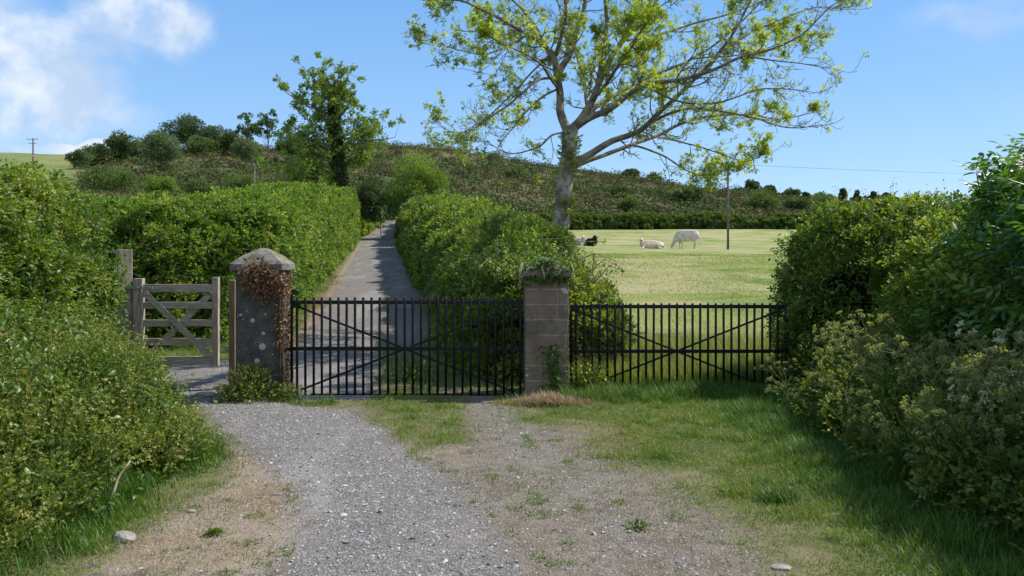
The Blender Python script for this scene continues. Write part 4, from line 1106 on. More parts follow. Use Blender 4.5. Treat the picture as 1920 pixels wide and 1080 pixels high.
# ------------------------------------------------------------------ wooden gate and posts
def wooden_gate():
    Y = 9.5; X = lambda px: gx(px, Y); Z = lambda py: gz(py, Y); x0 = X(253)
    root = thing('wooden_gate', 'weathered five bar wooden gate with crossed braces beside the path', 'gate', (x0, Y, ZG), R(2))
    xx = lambda px: X(px) - x0; zz = lambda py: Z(py) - ZG
    def bx(name, px0, px1, py0, py1, y, t, tint=0., mat=M_wood):
        a = Acc(); box(a, ((xx(px0) + xx(px1)) / 2, y, (zz(py0) + zz(py1)) / 2), (abs(xx(px1) - xx(px0)), t, abs(zz(py0) - zz(py1))), tint=tint, bev=.004); return a.build(name, mat, root)
    bx('hanging_stile', 252, 269, 522, 690, 0, .085, 1.); bx('closing_stile', 397.5, 408.5, 520, 687, 0, .075, 1.)
    for c, h in ((540.5, 15), (572.5, 12.5), (606, 12.5), (641, 13), (675, 13)): bx('rail', 269.3, 397.2, c - h / 2, c + h / 2, 0, .028)
    for (p0, q0, p1, q1, y) in ((273, 549, 399, 673, -.032), (393, 549, 273, 671, .032)):
        a = Acc(); A = Vector((xx(p0), 0, zz(q0))); B = Vector((xx(p1), 0, zz(q1))); d = B - A; ang = math.atan2(d.z, d.x)
        box(a, ((A + B) / 2 + Vector((0, y, 0))), (d.length, .024, .078), Matrix.Rotation(-ang, 4, 'Y'), tint=.3, bev=.003); a.build('brace', M_wood, root)
    a = Acc(); box(a, (xx(266), -.05, zz(539)), (xx(288) - xx(243), .008, .035), bev=.002)
    for px in (252, 262, 272, 283): tube(a, [(xx(px), -.05, zz(539)), (xx(px), -.064, zz(539))], .008, 8)
    a.build('hinge', M_galv, root)
    a = Acc()
    for px, py in ((328, 621), (370, 640), (362, 573), (300, 574), (335, 607), (300, 641), (344, 676), (372, 607)): tube(a, [(xx(px), -.01, zz(py)), (xx(px), -.049, zz(py))], .007, 6)
    a.build('bolt', M_galv, root)


wooden_gate()
a = Acc(); box(a, (0, 0, .87), (.17, .15, 1.78), tint=1., bev=.008); o = a.build('gate_post', M_woodpost); o.location = (gx(229, 9.45), 9.5, ZG); o.rotation_euler = (0, 0, R(38)); tag(o, 'tall grey square wooden post half hidden in the left hand hedge', 'post')
a = Acc(); box(a, (0, 0, .68), (.075, .09, 1.38), tint=1., bev=.006); o = a.build('gate_post', M_woodnew); o.location = (gx(437, 9.4), 9.4, ZG); tag(o, 'thin orange brown wooden post against the left side of the dark pillar', 'post')

# ------------------------------------------------------------------ stones, stick, weeds
def stone(label, px, py, sx, sy, sz, rz=0, seed=0, name='stone', dz=0):
    x, y = G(px, py); V, Fa = ico(); a = Acc()
    # one subdivision for a rounder outline
    me = []; V = list(map(tuple, V)); mp = {}; F2 = []
    def mid(i, j):
        k = (min(i, j), max(i, j))
        if k not in mp: p = norm(np.array(V[i]) + np.array(V[j])); V.append(tuple(p)); mp[k] = len(V) - 1
        return mp[k]
    for (i, j, k) in Fa: q, r_, s = mid(i, j), mid(j, k), mid(k, i); F2 += [[i, q, s], [q, j, r_], [s, r_, k], [q, r_, s]]
    V = np.array(V); V = np.sign(V) * np.abs(V) ** .75; V = V * (1 + .22 * vn(V * 1.0, 1.3, seed, 2))[:, None]; V = V * np.array([sx, sy, sz])
    a.add(V, np.array(F2)); o = a.build(name, M_stone); o.location = (x, y, Hs(x, y) + sz * .35 + dz); o.rotation_euler = (0, 0, rz); tag(o, label, 'stone')


stone('flat pale stone slab on the path edge under the wooden gate', 385, 742, .12, .10, .035, .3, 1, 'stone_slab')
stone('smaller flat stone at the far rim of the path by the wooden gate', 420, 728, .13, .07, .025, 0, 2, 'stone_slab')
stone('flat broken stone at the foot of the dark rendered pillar', 460, 744, .11, .08, .035, .1, 3, 'stone_slab')
stone('long thin stone in the grass below the curled gate hinge', 545, 748, .11, .04, .02, -.5, 4, 'stone_slab')
stone('rounded pale stone lying in the grass at the bottom left', 233, 1012, .08, .045, .032, -.5, 5)
stone('small bluish white stone at the bottom right edge of the soil', 1465, 1066, .05, .035, .012, 0, 6)
stone('small grey stone on the dry grass left of the gravel', 360, 960, .03, .02, .012, 0, 7)


def stick():
    b = np.array([*G(196, 960), 0]); b[2] = Hs(b[0], b[1]) + .02; e = P(242, 862, b[1] + .1)
    pts = np.array([b + (e - b) * t + np.array([.012 * math.sin(t * 7), 0, .01 * math.sin(t * 5)]) for t in np.linspace(0, 1, 8)])
    a = Acc(); tube(a, pts, np.linspace(.011, .006, 8), 7); o = a.build('stick', M_stick, smooth=True); tag(o, 'bare pale stick leaning out of the left undergrowth', 'stick')


stick()


def weeds():
    """leafy weeds at pillar foot and scattered docks"""
    def clump(label, X, Y, r, h, n, leaf, mat, seed=0):
        root = thing('weed_clump', label, 'weeds', (X, Y, Hs(X, Y))); a = Acc(); d = rand_dirs(n); d[:, 2] = np.abs(d[:, 2]); rr = rng.random(n) ** .5
        pos = d * rr[:, None] * np.array([r, r * .6, h]); ld = norm(d + rand_dirs(n) * .6 + np.array([0, 0, .3])); a.inst(LEAF, pos, frames(ld, norm(np.array([0, 0, 1.]) + rand_dirs(n) * .5)), leaf * rng.uniform(.5, 1.2, n), rng.random(n))
        b = Acc(); k = max(6, n // 14); az = rng.uniform(0, 6.28, k); q = rng.uniform(.2, 1, k)
        for i in range(k): tube(b, [(0, 0, 0), (math.cos(az[i]) * r * q[i] * .5, math.sin(az[i]) * r * .3 * q[i], h * .6), (math.cos(az[i]) * r * q[i], math.sin(az[i]) * r * .5 * q[i], h * rng.uniform(.7, 1.1))], [.004, .003, .002], 4)
        a.build('leaves', mat, root); b.build('stems', M_stem, root); return root
    x, y = -3.0, 8.62
    clump('leafy green weeds against the front foot of the dark rendered pillar', x - .02, y, .36, .42, 620, .05, M_under)
    clump('grassy weeds between the dark rendered pillar and the gate hinge', x + .42, y + .0, .22, .2, 300, .04, M_grass)
    clump('low green weeds on the left foot of the dark rendered pillar', x - .25, y - .08, .2, .2, 240, .045, M_under)
    clump('bright leafy weeds behind the lane gate near its middle', -1.3, 9.9, .35, .3, 420, .055, M_hedge)
    clump('leafy weeds between the brown pillar and the field gate', .95, 9.2, .3, .4, 500, .045, M_hedge)
    for px, py, s, l in ((400, 1004, .05, 'small green rosette weed on the bare soil at the lower left'), (1200, 992, .07, 'low green weed growing on the bare soil right of centre')):
        X, Y = G(px, py); clump(l, X, Y, s, .03, 60, .03, M_grass)
    # dark tuft in the right hand grass
    X, Y = G(1462, 940); a = Acc(); n = 900; Pn = np.stack([rng.normal(0, .06, n), rng.normal(0, .05, n), np.zeros(n)], -1); blades(a, Pn, .1, .004, .6, rng.uniform(0, .15, n)); o = a.build('grass_tuft', M_grass); o.location = (X, Y, Hs(X, Y)); tag(o, 'dark dense grass tuft in the turf at the lower right', 'grass tuft')


weeds()

# ------------------------------------------------------------------ main ash tree
def spline(pts, n):
    pts = np.asarray(pts, float); t = np.linspace(0, len(pts) - 1, n); out = []
    for q in t:
        i = min(int(q), len(pts) - 2); f = q - i; p0 = pts[max(i - 1, 0)]; p1 = pts[i]; p2 = pts[i + 1]; p3 = pts[min(i + 2, len(pts) - 1)]
        out.append(.5 * ((2 * p1) + (-p0 + p2) * f + (2 * p0 - 5 * p1 + 4 * p2 - p3) * f * f + (-p0 + 3 * p1 - 3 * p2 + p3) * f ** 3))
    return np.array(out)


def ash_tree():
    Yt = 13.6; root = thing('ash_tree', 'large ash tree with sparse young yellow green leaves behind the brown stone pillar', 'tree')
    def pp(px, py, dy): return P(px, py, Yt + dy)
    tr = [(1046, 640, 0), (1047, 560, 0), (1048, 475, 0), (1051, 430, 0), (1056, 380, 0), (1061, 330, 0), (1066, 290, 0), (1068, 258, 0), (1070, 238, 0)]
    T = Acc(); P_ = spline([pp(*q) for q in tr], 34); rr = np.interp(np.linspace(0, 1, 34), [0, .25, .5, .8, 1], [.21, .175, .155, .14, .15]) ; P_[:, :2] += np.stack([vn(P_, 2, 1), vn(P_, 2, 2)], -1) * .012
    P_[0][2] = Hs(P_[0][0], P_[0][1]) - .1
    tube(T, P_, rr, 20); T.build('trunk', M_bark, root, True)
    limbs = [
        # points (px,py,depth), start radius, end radius
        ([(1066, 250, 0), (1054, 215, .05), (1049, 175, .1), (1045, 138, .1), (1040, 108, .0), (1025, 90, -.1), (990, 66, -.4), (950, 40, -.7), (915, 24, -.9), (870, 5, -1.2), (820, 0, -1.5)], .105, .012),
        ([(1045, 140, .1), (1058, 118, .2), (1070, 98, .3), (1084, 50, .5), (1097, 0, .7), (1105, -80, .9), (1112, -170, 1.0)], .085, .03),
        ([(1040, 108, 0), (1054, 72, -.2), (1060, 20, -.4), (1052, -50, -.6), (1040, -130, -.8)], .05, .015),
        ([(1070, 245, 0), (1087, 228, -.05), (1105, 197, -.1), (1120, 160, -.1), (1128, 115, -.2), (1138, 60, -.3), (1134, 0, -.5), (1130, -100, -.6)], .115, .02),
        ([(1121, 158, -.1), (1150, 105, 0), (1175, 64, .1), (1202, 0, .2), (1225, -70, .3), (1240, -160, .4)], .075, .02),
        ([(1160, 118, .0), (1175, 95, -.3), (1197, 68, -.5), (1225, 15, -.8), (1250, -40, -1.1), (1275, -120, -1.3)], .055, .015),
        ([(1080, 238, 0), (1110, 220, -.2), (1150, 198, -.5), (1200, 165, -.8), (1228, 155, -.9), (1290, 144, -1.2), (1345, 128, -1.4), (1400, 105, -1.6), (1460, 86, -1.8), (1510, 55, -1.9), (1558, 12, -2)], .075, .01),
        ([(1085, 232, .1), (1128, 192, .5), (1170, 170, .9), (1230, 140, 1.3), (1300, 110, 1.7), (1370, 60, 2.0), (1420, 10, 2.2), (1470, -50, 2.4)], .065, .01),
        ([(1072, 308, 0), (1110, 286, 0), (1150, 266, -.1), (1200, 245, -.2), (1231, 215, -.3), (1272, 178, -.4), (1312, 140, -.5), (1350, 98, -.6), (1382, 48, -.6), (1412, -5, -.7), (1440, -60, -.8)], .085, .012),
        ([(1072, 312, .1), (1120, 295, .4), (1180, 274, .8), (1230, 256, 1.1), (1290, 228, 1.3), (1345, 216, 1.5), (1400, 214, 1.6), (1455, 222, 1.8), (1520, 212, 1.9)], .06, .009),
        ([(1205, 240, -.2), (1260, 210, -.6), (1330, 206, -1.0), (1400, 216, -1.3), (1465, 238, -1.5), (1530, 236, -1.7)], .035, .008),
        ([(1185, 272, .8), (1240, 290, .6), (1290, 320, .5), (1330, 332, .4), (1372, 314, .3)], .03, .007),
        ([(1045, 146, .1), (1015, 148, -.2), (980, 174, -.6), (940, 205, -.9), (892, 238, -1.1), (858, 262, -1.3)], .034, .007),
        ([(1047, 166, .1), (1008, 190, .5), (972, 226, .8), (948, 258, 1.0), (930, 285, 1.1)], .026, .006),
        ([(1064, 246, 0), (1035, 254, -.3), (1002, 278, -.6), (955, 286, -.8), (905, 262, -1.0)], .028, .006),
        ([(1028, 104, 0), (1002, 128, .3), (960, 178, .7), (908, 222, 1.0), (862, 250, 1.3), (830, 240, 1.5)], .026, .006),
        ([(1168, 76, .1), (1232, 66, .3), (1302, 45, .5), (1382, 22, .8), (1450, -8, 1.0), (1520, -30, 1.2)], .035, .009),
        ([(1230, 256, 1.1), (1290, 270, .6), (1345, 286, .3), (1395, 302, .2), (1432, 290, .1)], .025, .006),
        ([(1210, 160, -.8), (1275, 190, -1.1), (1350, 192, -1.4), (1430, 165, -1.7), (1500, 170, -1.9)], .028, .007),
        ([(990, 66, -.4), (950, 88, -.6), (900, 100, -.9), (850, 92, -1.1), (815, 70, -1.3)], .026, .006),
        ([(1025, 90, -.1), (990, 30, .3), (950, -10, .7), (900, -50, 1.0)], .04, .01),
        ([(1400, 105, -1.6), (1450, 115, -1.7), (1500, 120, -1.8), (1545, 128, -2)], .018, .006),
        ([(1350, 98, -.6), (1410, 60, -.4), (1470, 35, -.2), (1530, 15, 0), (1578, 18, .1)], .025, .006),
        ([(1300, 110, 1.7), (1370, 105, 1.8), (1440, 90, 2.0), (1500, 60, 2.1)], .025, .006),
        ([(1087, 228, 0), (1100, 200, 1.0), (1090, 130, 2.0), (1060, 60, 2.8), (1040, -20, 3.3)], .06, .012),
        ([(1110, 190, -.1), (1140, 150, -1.2), (1180, 90, -2.2), (1230, 20, -2.8)], .05, .012),
        ([(1049, 175, 0), (1020, 130, -1.2), (985, 100, -1.8), (940, 80, -2.2), (900, 60, -2.5)], .03, .008),
    ]
    B = Acc(); TW = Acc(); tips = []; r = np.random.default_rng(3)
    def twig(start, d, L, rad, lvl, droop):
        n = 7; pts = [start]; dd = d.copy()
        for k in range(n):
            dd = norm(dd + r.normal(0, .13, 3) + np.array([0, 0, (.17 if k > 2 else -droop)])); pts.append(pts[-1] + dd * L / n)
        pts = np.array(pts); tube(TW, pts, np.linspace(rad, max(rad * .4, .0035), n + 1), 5 if rad > .01 else 4, .5, 0, False)
        if lvl > 0:
            for k in range(r.integers(3, 6) if lvl > 1 else r.integers(2, 4)):
                i = r.integers(1, n); t = norm(pts[i + 1 if i < n else n] - pts[i - 1]); s = norm(np.cross(t, r.normal(size=3))); dn = norm(t * .75 + s * .75)
                twig(pts[i], dn, L * r.uniform(.4, .65), rad * .6, lvl - 1, droop * .6)
        tips.append((pts[-1], dd)); 
        if r.random() < .5: tips.append((pts[-3], norm(dd + r.normal(0, .6, 3))))
        if r.random() < .25: tips.append((pts[3], norm(dd + r.normal(0, .6, 3))))
    for li, (pts, r0, r1) in enumerate(limbs):
        Q = spline([pp(*q) for q in pts], 10 * len(pts)); Q += np.stack([vn(Q, 2.2, 31 + li), vn(Q, 2.2, 61 + li), vn(Q, 2.2, 91 + li)], -1) * .03
        Q[0] = pp(*pts[0]); n = len(Q); rad = .88 * (r0 + (r1 - r0) * np.linspace(0, 1, n) ** .75)
        tube(B, Q, rad, 12 if r0 > .05 else 8, .5)
        Ln = np.linalg.norm(np.diff(Q, axis=0), axis=1).sum(); m = int(Ln / .24) + 2
        for k in range(m):
            t = .22 + .78 * (k + r.random()) / m; i = min(int(t * (n - 1)), n - 2); tang = norm(Q[i + 1] - Q[i]); s = norm(np.cross(tang, r.normal(size=3))); s[2] *= .75
            low = Q[i][2] < pp(0, 260, 0)[2]
            twig(Q[i], norm(tang * .7 + s * .8), r.uniform(.3, .85) * (1.1 - .5 * t), max(.006, min(rad[i] * .45, .016)), 2 if r.random() < .7 else 1, .12 if low else .04)
        twig(Q[-1], norm(Q[-1] - Q[-3]), .5, r1 * .9, 1, .03)
    B.build('limbs', M_branch, root, True); TW.build('twigs', M_branch, root)
    print('tips', len(tips))
    L = Acc(); tp = np.array([t[0] for t in tips]); td = np.array([t[1] for t in tips])
    # leaf density comes in patches, some twigs are still bare
    keepn = vn(tp, .9, 77, 2) + .35 + r.normal(0, .25, len(tp)); k = keepn > .42; tp = tp[k]; td = td[k]
    ct = np.clip(r.normal(.5, .18, len(tp)), 0, 1)
    for j in range(4):
        n = len(tp); d = norm(td * .35 + rand_dirs(n) * .95 + np.array([0, 0, .1])); sel = rng.random(n) < .9; n2 = sel.sum()
        L.inst(PINN if j % 2 else TUFT, tp[sel] + rng.normal(0, .035, (n2, 3)), frames(d[sel], norm(rand_dirs(n2) * .7 + np.array([0, 0, 1.]))), rng.uniform(.04, .075, n2) * (1.35 if j % 2 else .95), np.clip(ct[sel] + rng.normal(0, .15, n2), 0, 1))
    # epicormic leaves and ivy on the trunk
    n = 240; t = rng.random(n); c = np.array([np.interp(.28 + .62 * t, np.linspace(0, 1, 34), P_[:, q]) for q in range(3)]).T; an = rng.uniform(0, 6.28, n); o = np.stack([np.cos(an), np.sin(an), 0 * an], -1)
    k = (vn(c + o * .2, 2.4, 5) > .05) | (np.abs(c[:, 2] - pp(0, 285, 0)[2]) < .35); c = c[k] + o[k] * .17; o = o[k]; n = len(c); L.inst(TUFT, c + rng.normal(0, .03, (n, 3)), frames(norm(o + rand_dirs(n) * .5), norm(np.array([0, 0, 1.]) + .3 * rand_dirs(n))), rng.uniform(.05, .1, n), rng.random(n) * .5)
    # the crown above the frame
    L.build('crown', M_ash, root)


ash_tree()

# ------------------------------------------------------------------ distant trees and bushes
def far_tree(name, label, px, base_py, top_py, wpx, Y, mat, dens=1.0, trunk=.12, leafpx=3.2, cat='tree', group=None, shape='round', sparse=False, seed=0, wood=True, holes=.0):
    r = np.random.default_rng(1000 + int(px) + int(top_py)); X = (px - 960) / F * Y; zt = EYE + (HY - top_py) / F * Y; zb = Hs(X, Y) if base_py is None else min(EYE + (HY - base_py) / F * Y, 1e9)
    zg = Hs(X, Y); zb = max(zb, zg - .1); h = zt - zg; w = wpx / F * Y; root = thing(name, label, cat, (X, Y, zg), 0, group)
    leaf = leafpx / F * Y
    hb = (zb - zg); hc = h - hb; A = Acc(); n = int(26 * dens) + 4
    C = []; 
    for i in range(n):
        d = norm(r.normal(size=3)); q = r.random() ** .45; t = .5 + .5 * d[2] * q
        if shape == 'cone': wid = 1 - t * .9
        elif shape == 'vase': wid = .45 + .7 * t - .35 * max(0, t - .7)
        else: wid = 1
        C.append((d[0] * q * w * .42 * wid, d[1] * q * w * .42 * wid, hb + hc * (.08 + .86 * t)))
    C = np.array(C); cr = (w * .17 if not sparse else w * .1) * r.uniform(.7, 1.3, n)
    per = int(95 * (1 if not sparse else .5) * min(1.6, (w * .17 / leaf / 2.6) ** 1.0 * 1.0 + .3)) + 12; idx = np.repeat(np.arange(n), per); N = len(idx)
    d = norm(r.normal(size=(N, 3)) + np.array([0, -.1, .25])); pos = C[idx] + d * (cr[idx] * r.uniform(.55, 1.08, N))[:, None] * np.array([1, 1, .8])
    pos[:, 2] = np.maximum(pos[:, 2], .05 * h)
    tint = np.clip(r.normal(.5, .13, n)[idx] + r.normal(0, .15, N), 0, 1)
    A.inst(TUFT, pos, frames(norm(d + r.normal(size=(N, 3)) * .6), norm(d + r.normal(size=(N, 3)) * .8)), leaf * r.uniform(.5, 1.15, N) * .62, tint)
    A.build('crown', mat, root)
    if wood:
        T = Acc(); tr = max(w * .022, .05) * (1 if trunk else .5); top = np.array([r.normal(0, w * .03), 0, hb + hc * .72]); tube(T, spline([(0, 0, -.2), (r.normal(0, w * .02), 0, h * .3), top], 8), np.linspace(tr, tr * .35, 8), 7)
        for i in range(0, n, 2): 
            s = np.array([0, 0, r.uniform(.25, .65)]) * top[2]; s[2] = min(s[2], C[i][2]); m = (s + C[i]) / 2 + np.array([0, 0, -.05 * w]); tube(T, spline([s, m, C[i]], 5), np.linspace(tr * .45, tr * .12, 5), 5)
        T.build('trunk', M_bark2, root, True)
    return root


print('far trees')
FT = far_tree
# ivy clad tree left of lane
def ivy_tree():
    Y = 57.; X0 = (634 - 960) / F * Y; root = thing('ivy_clad_tree', 'tall tree with ivy covered trunk and thin crown left of the lane', 'tree'); r = np.random.default_rng(21)
    Pw = lambda px, py, dy=0: P(px, py, Y + dy)
    T = Acc(); trunk = spline([Pw(640, 420), Pw(640, 370), Pw(632, 300), Pw(628, 240), Pw(626, 190), Pw(632, 150)], 16); trunk[0][2] = Hs(*trunk[0][:2]) - .2; tube(T, trunk, np.linspace(.35, .08, 16), 9)
    ends = [((560, 150), 190), ((600, 135), 200), ((645, 132), 200), ((672, 140), 210), ((680, 170), 230), ((700, 235), 270), ((720, 240), 260), ((560, 200), 260), ((540, 270), 300), ((585, 180), 240), ((675, 225), 260), ((540, 165), 220), ((550, 240), 290), ((530, 310), 330), ((570, 300), 330), ((690, 260), 300), ((620, 150), 200), ((655, 165), 210), ((560, 330), 350), ((600, 250), 280), ((690, 290), 310), ((595, 320), 345), ((540, 345), 360)]
    tips = []; 
    for (ex, ey), sy in ends:
        for c in range(2):
            s = Pw(630 + r.normal(0, 2), sy); e = Pw(ex + r.normal(0, 12), ey + r.normal(0, 10), r.uniform(-2.5, 2.5)); m = (s + e) / 2 + np.array([0, 0, -.2]); q = spline([s, m, e], 8); tube(T, q, np.linspace(.09, .02, 8), 5)
            for k in range(8):
                b = q[r.integers(3, 8)]; tips.append(b + r.normal(0, .55, 3)); tube(T, [b, tips[-1]], [.02, .01], 3, .5, 0, False)
    T.build('trunk', M_bark2, root, True)
    tips = np.array(tips); n = len(tips); per = 30; idx = np.repeat(np.arange(n), per); N = len(idx); A = Acc(); d = norm(r.normal(size=(N, 3))); low = tips[idx][:, 2] < Pw(0, 240)[2]
    pos = tips[idx] + d * (r.uniform(.1, .5, N) * np.where(low, 1.1, .75))[:, None]; A.inst(TUFT, pos, frames(norm(d + r.normal(size=(N, 3)) * .6), norm(r.normal(size=(N, 3)) + np.array([0, 0, .8]))), r.uniform(.09, .19, N), np.clip(r.normal(.5, .2, N), 0, 1)); A.build('crown', M_farlight, root)
    V = Acc(); N = 6500; t = r.random(N) ** .8; i = t * 11 + 1; c = np.array([np.interp(i, np.arange(16), trunk[:, q]) for q in range(3)]).T; d = norm(r.normal(size=(N, 3)) * np.array([1, 1, .4])); rad = (.85 - .45 * t) * (1 + .45 * vn(c + d, .9, 4, 2)) * r.uniform(.4, 1, N)
    V.inst(TUFT, c + d * rad[:, None], frames(norm(d + r.normal(size=(N, 3)) * .5), norm(d + np.array([0, 0, .5]))), r.uniform(.08, .16, N), np.clip(r.normal(.5, .2, N), 0, 1)); V.build('ivy', M_fardark, root)


ivy_tree()
FT('light_green_tree', 'rounded light green tree beside the top of the lane', 784, 425, 282, 110, 56, M_farlight, 2.6, leafpx=4.2)
FT('dark_shrub', 'dark leafy shrub at the foot of the ivy clad tree', 690, 425, 330, 66, 54, M_fardark, 1.8, leafpx=4.5, cat='shrub', wood=False)
FT('dark_shrub', 'dark shrub at the far end of the lane between the trees', 738, 402, 345, 60, 96, M_fardark, 1.3, leafpx=4, cat='shrub', wood=False)
FT('bare_hawthorn', 'thin grey twiggy hawthorn at the left side of the far lane', 714, 440, 368, 38, 62, M_farpale, .35, leafpx=2.6, sparse=True)
FT('green_shrub', 'small round shrub closing the end of the lane', 757, 412, 385, 40, 112, M_far, 1.0, leafpx=3.6, cat='shrub', wood=False)
for a_ in [
    ('oak_tree', 'broad dark tree, highest on the hill crest left of the ivy clad tree', 350, 282, 216, 92, 238, M_fardark, 1.6),
    ('willow_tree', 'pale round willow on the hill slope below the crest trees', 302, 312, 246, 82, 185, M_farpale, 1.9),
    ('oak_tree', 'dark tree left of the pale round willow on the crest', 224, 305, 247, 66, 205, M_fardark, 1.4),
    ('hawthorn_tree', 'low dark tree between the willow and the left field', 178, 312, 268, 60, 200, M_fardark, 1.1),
    ('hawthorn_tree', 'dark tree just right of the highest crest tree', 402, 284, 236, 66, 236, M_fardark, 1.3),
    ('hawthorn_tree', 'mid green low tree beside the pale willow bushes', 262, 300, 262, 54, 215, M_far, 1.0),
    ('ash_sapling', 'open crowned tree on the skyline nearest the ivy clad tree', 503, 272, 192, 56, 205, M_far, .9),
    ('ash_sapling', 'smaller open crowned tree on the skyline beside its taller twin', 464, 275, 208, 56, 212, M_far, 1.0),
    ('willow_bush', 'pale grey green bush on the slope below the open crowned trees', 465, 305, 260, 72, 165, M_farpale, 1.3),
    ('hawthorn_tree', 'low dark tree filling the gap under the highest crest tree', 382, 308, 258, 66, 222, M_far, 1.2),
    ('hawthorn_tree', 'low green tree between the crest trees and the open crowned pair', 436, 292, 244, 60, 228, M_fardark, 1.2),
    ('hawthorn_tree', 'mid green tree right of the open crowned trees on the skyline', 548, 300, 236, 70, 215, M_far, 1.3),
    ('willow_bush', 'pale bush at the left end of the gorse slope', 148, 312, 282, 46, 175, M_farpale, .9),
    ('blackthorn_bush', 'wide green bush just above the left hedge top', 205, 362, 316, 110, 118, M_far, 1.8),
    ('blackthorn_bush', 'low green bush above the hedge between the wide bush and the pole', 298, 366, 330, 66, 112, M_farlight, 1.1),
    ('blackthorn_bush', 'dome shaped bush by the small pole above the hedge', 450, 366, 328, 76, 110, M_far, 1.2),
    ('blackthorn_bush', 'low bush above the hedge left of the dome shaped bush', 372, 368, 340, 60, 108, M_far, .8),
    ('blackthorn_bush', 'dark bush on the slope behind the thin crown of the ivy clad tree', 560, 350, 300, 60, 150, M_far, 1.0),
    ('thorn_bush', 'bluish green bush high on the slope left of the ash trunk', 968, 348, 314, 50, 190, M_farpale, 1.2),
    ('thorn_bush', 'small pale bush on the ridge left of the ash trunk', 925, 312, 290, 34, 235, M_farpale, .7),
    ('thorn_bush', 'dark bush on the slope right of the ash trunk', 1160, 392, 352, 46, 165, M_fardark, 1.1),
    ('thorn_bush', 'light green bush just above the far field hedge', 1178, 410, 370, 44, 140, M_far, 1.0),
    ('thorn_bush', 'dark round bush mid slope right of the dark one', 1290, 392, 352, 60, 165, M_fardark, 1.2),
    ('thorn_bush', 'small pointed bush on the ridge right of the ash trunk', 1184, 334, 318, 34, 250, M_fardark, .7),
    ('thorn_bush', 'small round bush on the ridge above the standing white cow', 1228, 342, 325, 30, 255, M_far, .7),
    ('thorn_bush', 'broad green bush right of the tall pole', 1425, 402, 360, 70, 150, M_far, 1.3),
    ('thorn_bush', 'dark bush beyond the field right of the broad green bush', 1492, 405, 368, 64, 155, M_fardark, 1.3),
    ('thorn_bush', 'mid green bush beside the square cut hedge skyline', 1545, 400, 366, 60, 160, M_far, 1.1),
    ('hilltop_tree', 'dark round tree, biggest on the green hilltop right of the pole', 1411, 362, 338, 32, 262, M_fardark, .9),
    ('hilltop_tree', 'smaller dark tree next to the biggest hilltop tree', 1444, 364, 347, 26, 265, M_fardark, .8),
    ('hilltop_tree', 'low wide tree in the middle of the green hilltop', 1484, 370, 355, 32, 268, M_fardark, .7),
    ('hilltop_tree', 'tiny dark tree right of the low wide hilltop tree', 1510, 373, 361, 20, 268, M_fardark, .5),
    ('thorn_bush', 'mid green bush on the skyline left of the conifers', 1540, 384, 362, 40, 240, M_far, .8)]:
    FT(*a_, leafpx=3.4, cat='tree' if 'tree' in a_[0] or 'sapling' in a_[0] else 'bush', wood=('tree' in a_[0] or 'sapling' in a_[0]), sparse='sapling' in a_[0])
for k, (px, tp, w, l) in enumerate(((1580, 351, 24, 'tallest dark conifer above the square cut hedge'), (1607, 357, 22, 'second dark conifer from the left above the square cut hedge'), (1637, 357, 24, 'third dark conifer from the left above the square cut hedge'), (1662, 359, 26, 'rightmost dark conifer above the square cut hedge'))):
    FT('conifer', l, px, 384, tp, w, 250, M_fardark, .9, leafpx=3.2, group='conifers on the skyline above the square cut hedge', shape='cone')

# hedge at the far edge of the cattle field and small far lane hedges
def row_hedge(name, label, path, leaf, cover, mat, seed, cat='hedge'):
    hedge(name, label, path, leaf, cover, 2.4, .22, .35, .45, mat, 0, seed=seed, tpl=TUFT, per=22, cat=cat, cull=.05, tint_mu=.5, core=.7)


row_hedge('hedge', 'uneven hedge along the far edge of the cattle field', [(2, 106, 1.4, 1.7), (9, 109, 1.5, 2.5), (14, 110, 1.2, 1.6), (19, 110, 1.6, 2.3), (24, 111, 1.2, 1.5), (30, 111, 1.5, 2.2), (36, 111, 1.2, 1.5), (41, 110, 1.6, 2.1), (46, 110, 1.2, 1.5), (62, 108, 1.4, 1.8)], .12, 1.6, M_far, 41)
row_hedge('hedge', 'clipped far hedge on the left of the lane beyond the long one', [(-12.35, 55.5, .8, 2.1), (-13.5, 66, .8, 2.1), (-17.2, 92, .9, 2.2)], .085, 1.5, M_farlight, 42)
row_hedge('hedge', 'far hedge on the right of the lane leading to the light green tree', [(-5.6, 46.5, 1.2, 2.6), (-9.0, 70, 1.3, 2.4), (-12.0, 92, 1.4, 2.4)], .085, 1.5, M_far, 43)


def upx(px, Y): return (px - 960) / F * Y
row_hedge('hedge', 'low broken hedge line along the green hilltop right of the pole', [(upx(1385, 262), 262, 1.6, 1.6), (upx(1430, 264), 264, 2.0, 2.6), (upx(1460, 266), 266, 1.4, 1.5), (upx(1500, 268), 268, 1.8, 2.4), (upx(1560, 266), 266, 1.5, 1.8), (upx(1640, 262), 262, 2, 2.6), (upx(1720, 260), 260, 2, 2.4)], .26, 1.3, M_fardark, 45)


